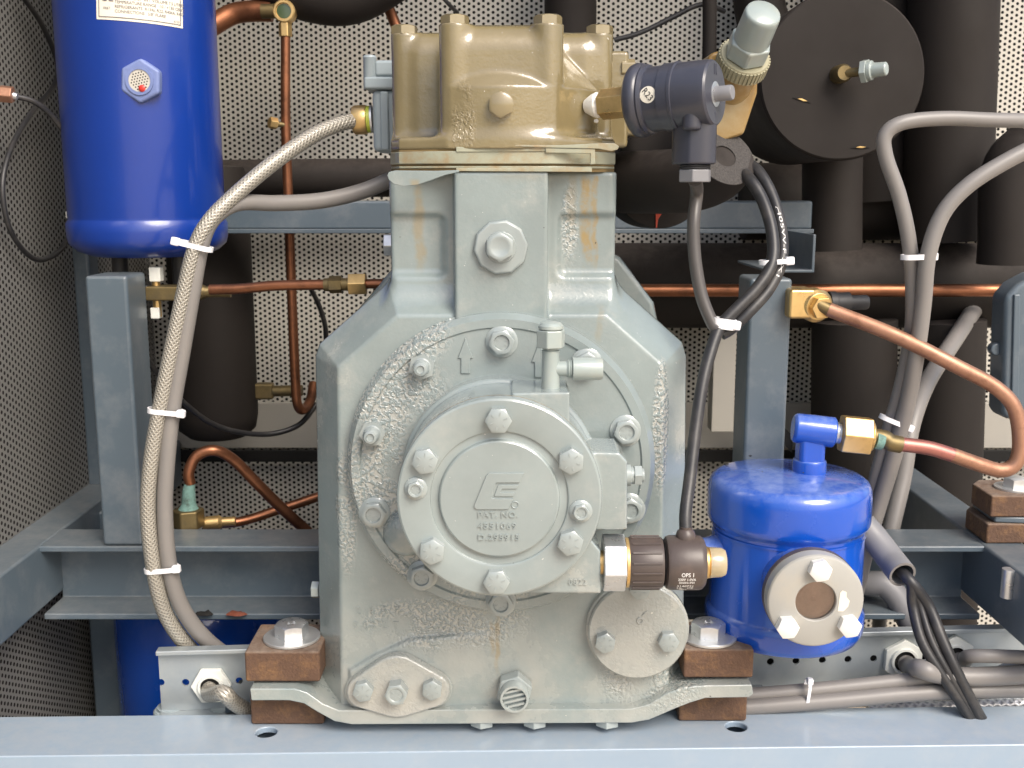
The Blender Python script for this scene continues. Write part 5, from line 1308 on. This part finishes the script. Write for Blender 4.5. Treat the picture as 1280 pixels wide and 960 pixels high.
# brass sight glass up on the copper riser
t = thing('line_sight_glass', 'round brass sight glass with a green centre on the thin copper riser', 'sight glass', P(355, 14, .40))
sG = S(14, .4); Mg2 = ff(P(355, 14, .395))
part('ring', MB().lathe([(14*sG, -.012), (14*sG, .002), (12.5*sG, .0035), (10*sG, .0035), (9.5*sG, .001), (0, .001)], 36, Mg2), M_brass, t)
part('green_eye', MB().lathe([(9*sG, .0012), (0, .0014)], 28, Mg2), material('green_indicator', (.05, .08, .03), .2, coat=1), t)
part('lower_nut', MB().hexa(8.5*sG, 0, 17*sG, Matrix.Translation(P(357, 46, .40))), M_brass, t, .0008)
part('upper_nut', MB().hexa(8.5*sG, 0, 20*sG, Matrix.Translation(P(355, 2, .40))), M_brass, t, .0008)
part('side_union', MB().lathe([(9*sG, 0), (9*sG, 18*sG)], 20, frame(P(345, 14, .40), (-1, 0, 0))), M_brass_old, t)
t = thing('access_port', 'small brass capped port sticking out of the thin copper riser', 'valve', P(350, 153, .39))
part('port_stem', MB().lathe([(3.5*sG, 0), (3.5*sG, 20*sG)], 14, frame(P(361, 157, .40), (-.9, -.5, .1))), M_brass_old, t)
part('port_cap', MB().hexa(7.5*sG, 14*sG, 24*sG, frame(P(359, 157, .40), (-.9, -.6, .15))), M_brass, t, .0006)
# crusted fitting on the channel
t = thing('crusted_fitting', 'green crusted pipe fitting standing on the channel beam', 'fitting', P(237, 655, .19))
sK = S(640, .19)
part('crust_neck', MB().tube([P(238, 600, .19), P(236, 615, .19), P(236, 630, .19), P(236, 642, .19)], [6*sK, 8*sK, 9*sK, 16*sK], 18), M_verd, t)
part('crust_body', MB().hexa(20*sK, -24*sK, 0, Matrix.Translation(P(235, 636, .19)), .3), M_brass_old, t, .002)
part('brass_side', MB().lathe([(8*sK, 0), (9*sK, 20*sK), (6*sK, 24*sK), (6*sK, 40*sK)], 18, frame(P(254, 654, .20), (1, .1, .04))), M_brass, t)
t = thing('brass_tee', 'small brass tee at the foot of the thin copper riser', 'fitting', P(335, 490, .46))
part('tee_body', MB().box((X(318, 490, .46), .455, Z(499, .46)), (X(342, 490, .46), .47, Z(479, .46))), M_brass_old, t, .003)
part('tee_arm', MB().lathe([(7*S(490, .46), 0), (7*S(490, .46), 36*S(490, .46))], 16, frame(P(342, 489, .462), (1, 0, .03))), M_brass_old, t)
# thin black tubes
def thin(pts, r, label): return cable('capillary_tube', pts, r, M_blackcable, label, 'tube')
def wallY(px, py, x=-.480):
    t_ = -x*FPX/(640-px); return t_*(_cp+(480-py)/FPX*_sp)-CAM_D
wp = lambda pts: [(a_, b_, wallY(a_, b_)) for a_, b_ in pts]
thin(wp([(20, -15), (52, 30), (72, 80), (66, 110), (40, 140), (14, 185), (3, 235), (14, 290), (44, 324), (74, 314), (90, 286), (97, 262)]), 3.4, 'thin black tube hanging in a big loop against the side panel')
thin([(16, 120, .15), (40, 126, .16), (62, 142, .175), (82, 168, .19), (92, 190, .20), (96, 230, .24)], 3.6, 'thin black tube from the copper nut into the shade of the tall tank')
thin([(178, 442, .26), (200, 470, .28), (235, 508, .32), (275, 534, .36), (330, 543, .40), (372, 532, .42), (396, 505, .44)], 3.4, 'thin dark tube sagging across the lagged vessel')
thin([(388, 360, .50), (398, 380, .52), (406, 405, .53), (408, 430, .54)], 3.2, 'short black tube hanging below the level copper pipe')
thin([(768, 50, .50), (800, 41, .50), (840, 22, .50), (868, 8, .50), (885, 6, .50), (905, 14, .52)], 3.2, 'thin black wire crossing the perforated panel behind the head')
thin([(540, -20, .50), (558, 2, .50), (572, 16, .52)], 2.6, 'tiny black wire above the cylinder head bolts')
t = thing('copper_nut', 'copper nut and tube end entering beside the side panel', 'fitting', P(8, 118, .145))
part('nut', MB().hexa(11*S(118, .14), 0, 16*S(118, .14), frame(P(0, 117, .14), (1, .1, -.1))), M_copper, t, .001)
part('spigot', MB().lathe([(5*S(118, .2), 0), (4*S(118, .2), 8*S(118, .2))], 14, frame(P(13, 119, .142), (1, .1, -.2))), M_zinc, t)
t = thing('panel_clip', 'small pale clip fixing the black tube beside the tall tank', 'clip', P(92, 268, .27))
part('clip_body', MB().box((X(84, 268, .27), .265, Z(273, .27)), (X(97, 268, .27), .275, Z(264, .27))), M_gland, t, .001)
# scraps left lying on the channel
for px, py, lb, mt in ((255, 768, 'dark flake of debris lying on the channel beam lip', M_dark), (296, 768, 'rust red flake of debris lying on the channel beam lip', M_rust)):
    zs = zb+.0068; y = solveY(py, zs); c = Vector((X(px, py, y), y, zs)); s_ = S(py, y)
    vs = []; n = 12
    for k in range(n):
        a = 2*math.pi*k/n; vs.append((13*s_*math.cos(a)*random.uniform(.75, 1.1), 6*s_*math.sin(a)*random.uniform(.7, 1.2), 0))
    mb = MB(); mb.add(vs+[(v[0]*.7, v[1]*.6, 5*s_*random.uniform(.4, 1)) for v in vs], [tuple(range(n-1, -1, -1)), tuple(range(n, 2*n))]+[(i, (i+1) % n, n+(i+1) % n, n+i) for i in range(n)], Matrix.Translation(c))
    solo('debris_flake', mb, mt, lb, 'debris', 'flakes on the channel beam')
t = thing('brass_flange_bolt', 'rusty capped grey peg behind the trunking lip', 'peg', P(1100, 780, .2))
part('peg_shaft', MB().lathe([(8.5*S(790, .2), 0), (8.5*S(790, .2), 32*S(790, .2))], 20, Matrix.Translation(P(1098, 798, .2))), M_plain, t)
part('peg_cap', MB().lathe([(12*S(765, .2), 0), (13*S(765, .2), 2*S(765, .2)), (10*S(765, .2), 4*S(765, .2))], 20, Matrix.Translation(P(1098, 766, .2))), M_rust, t)
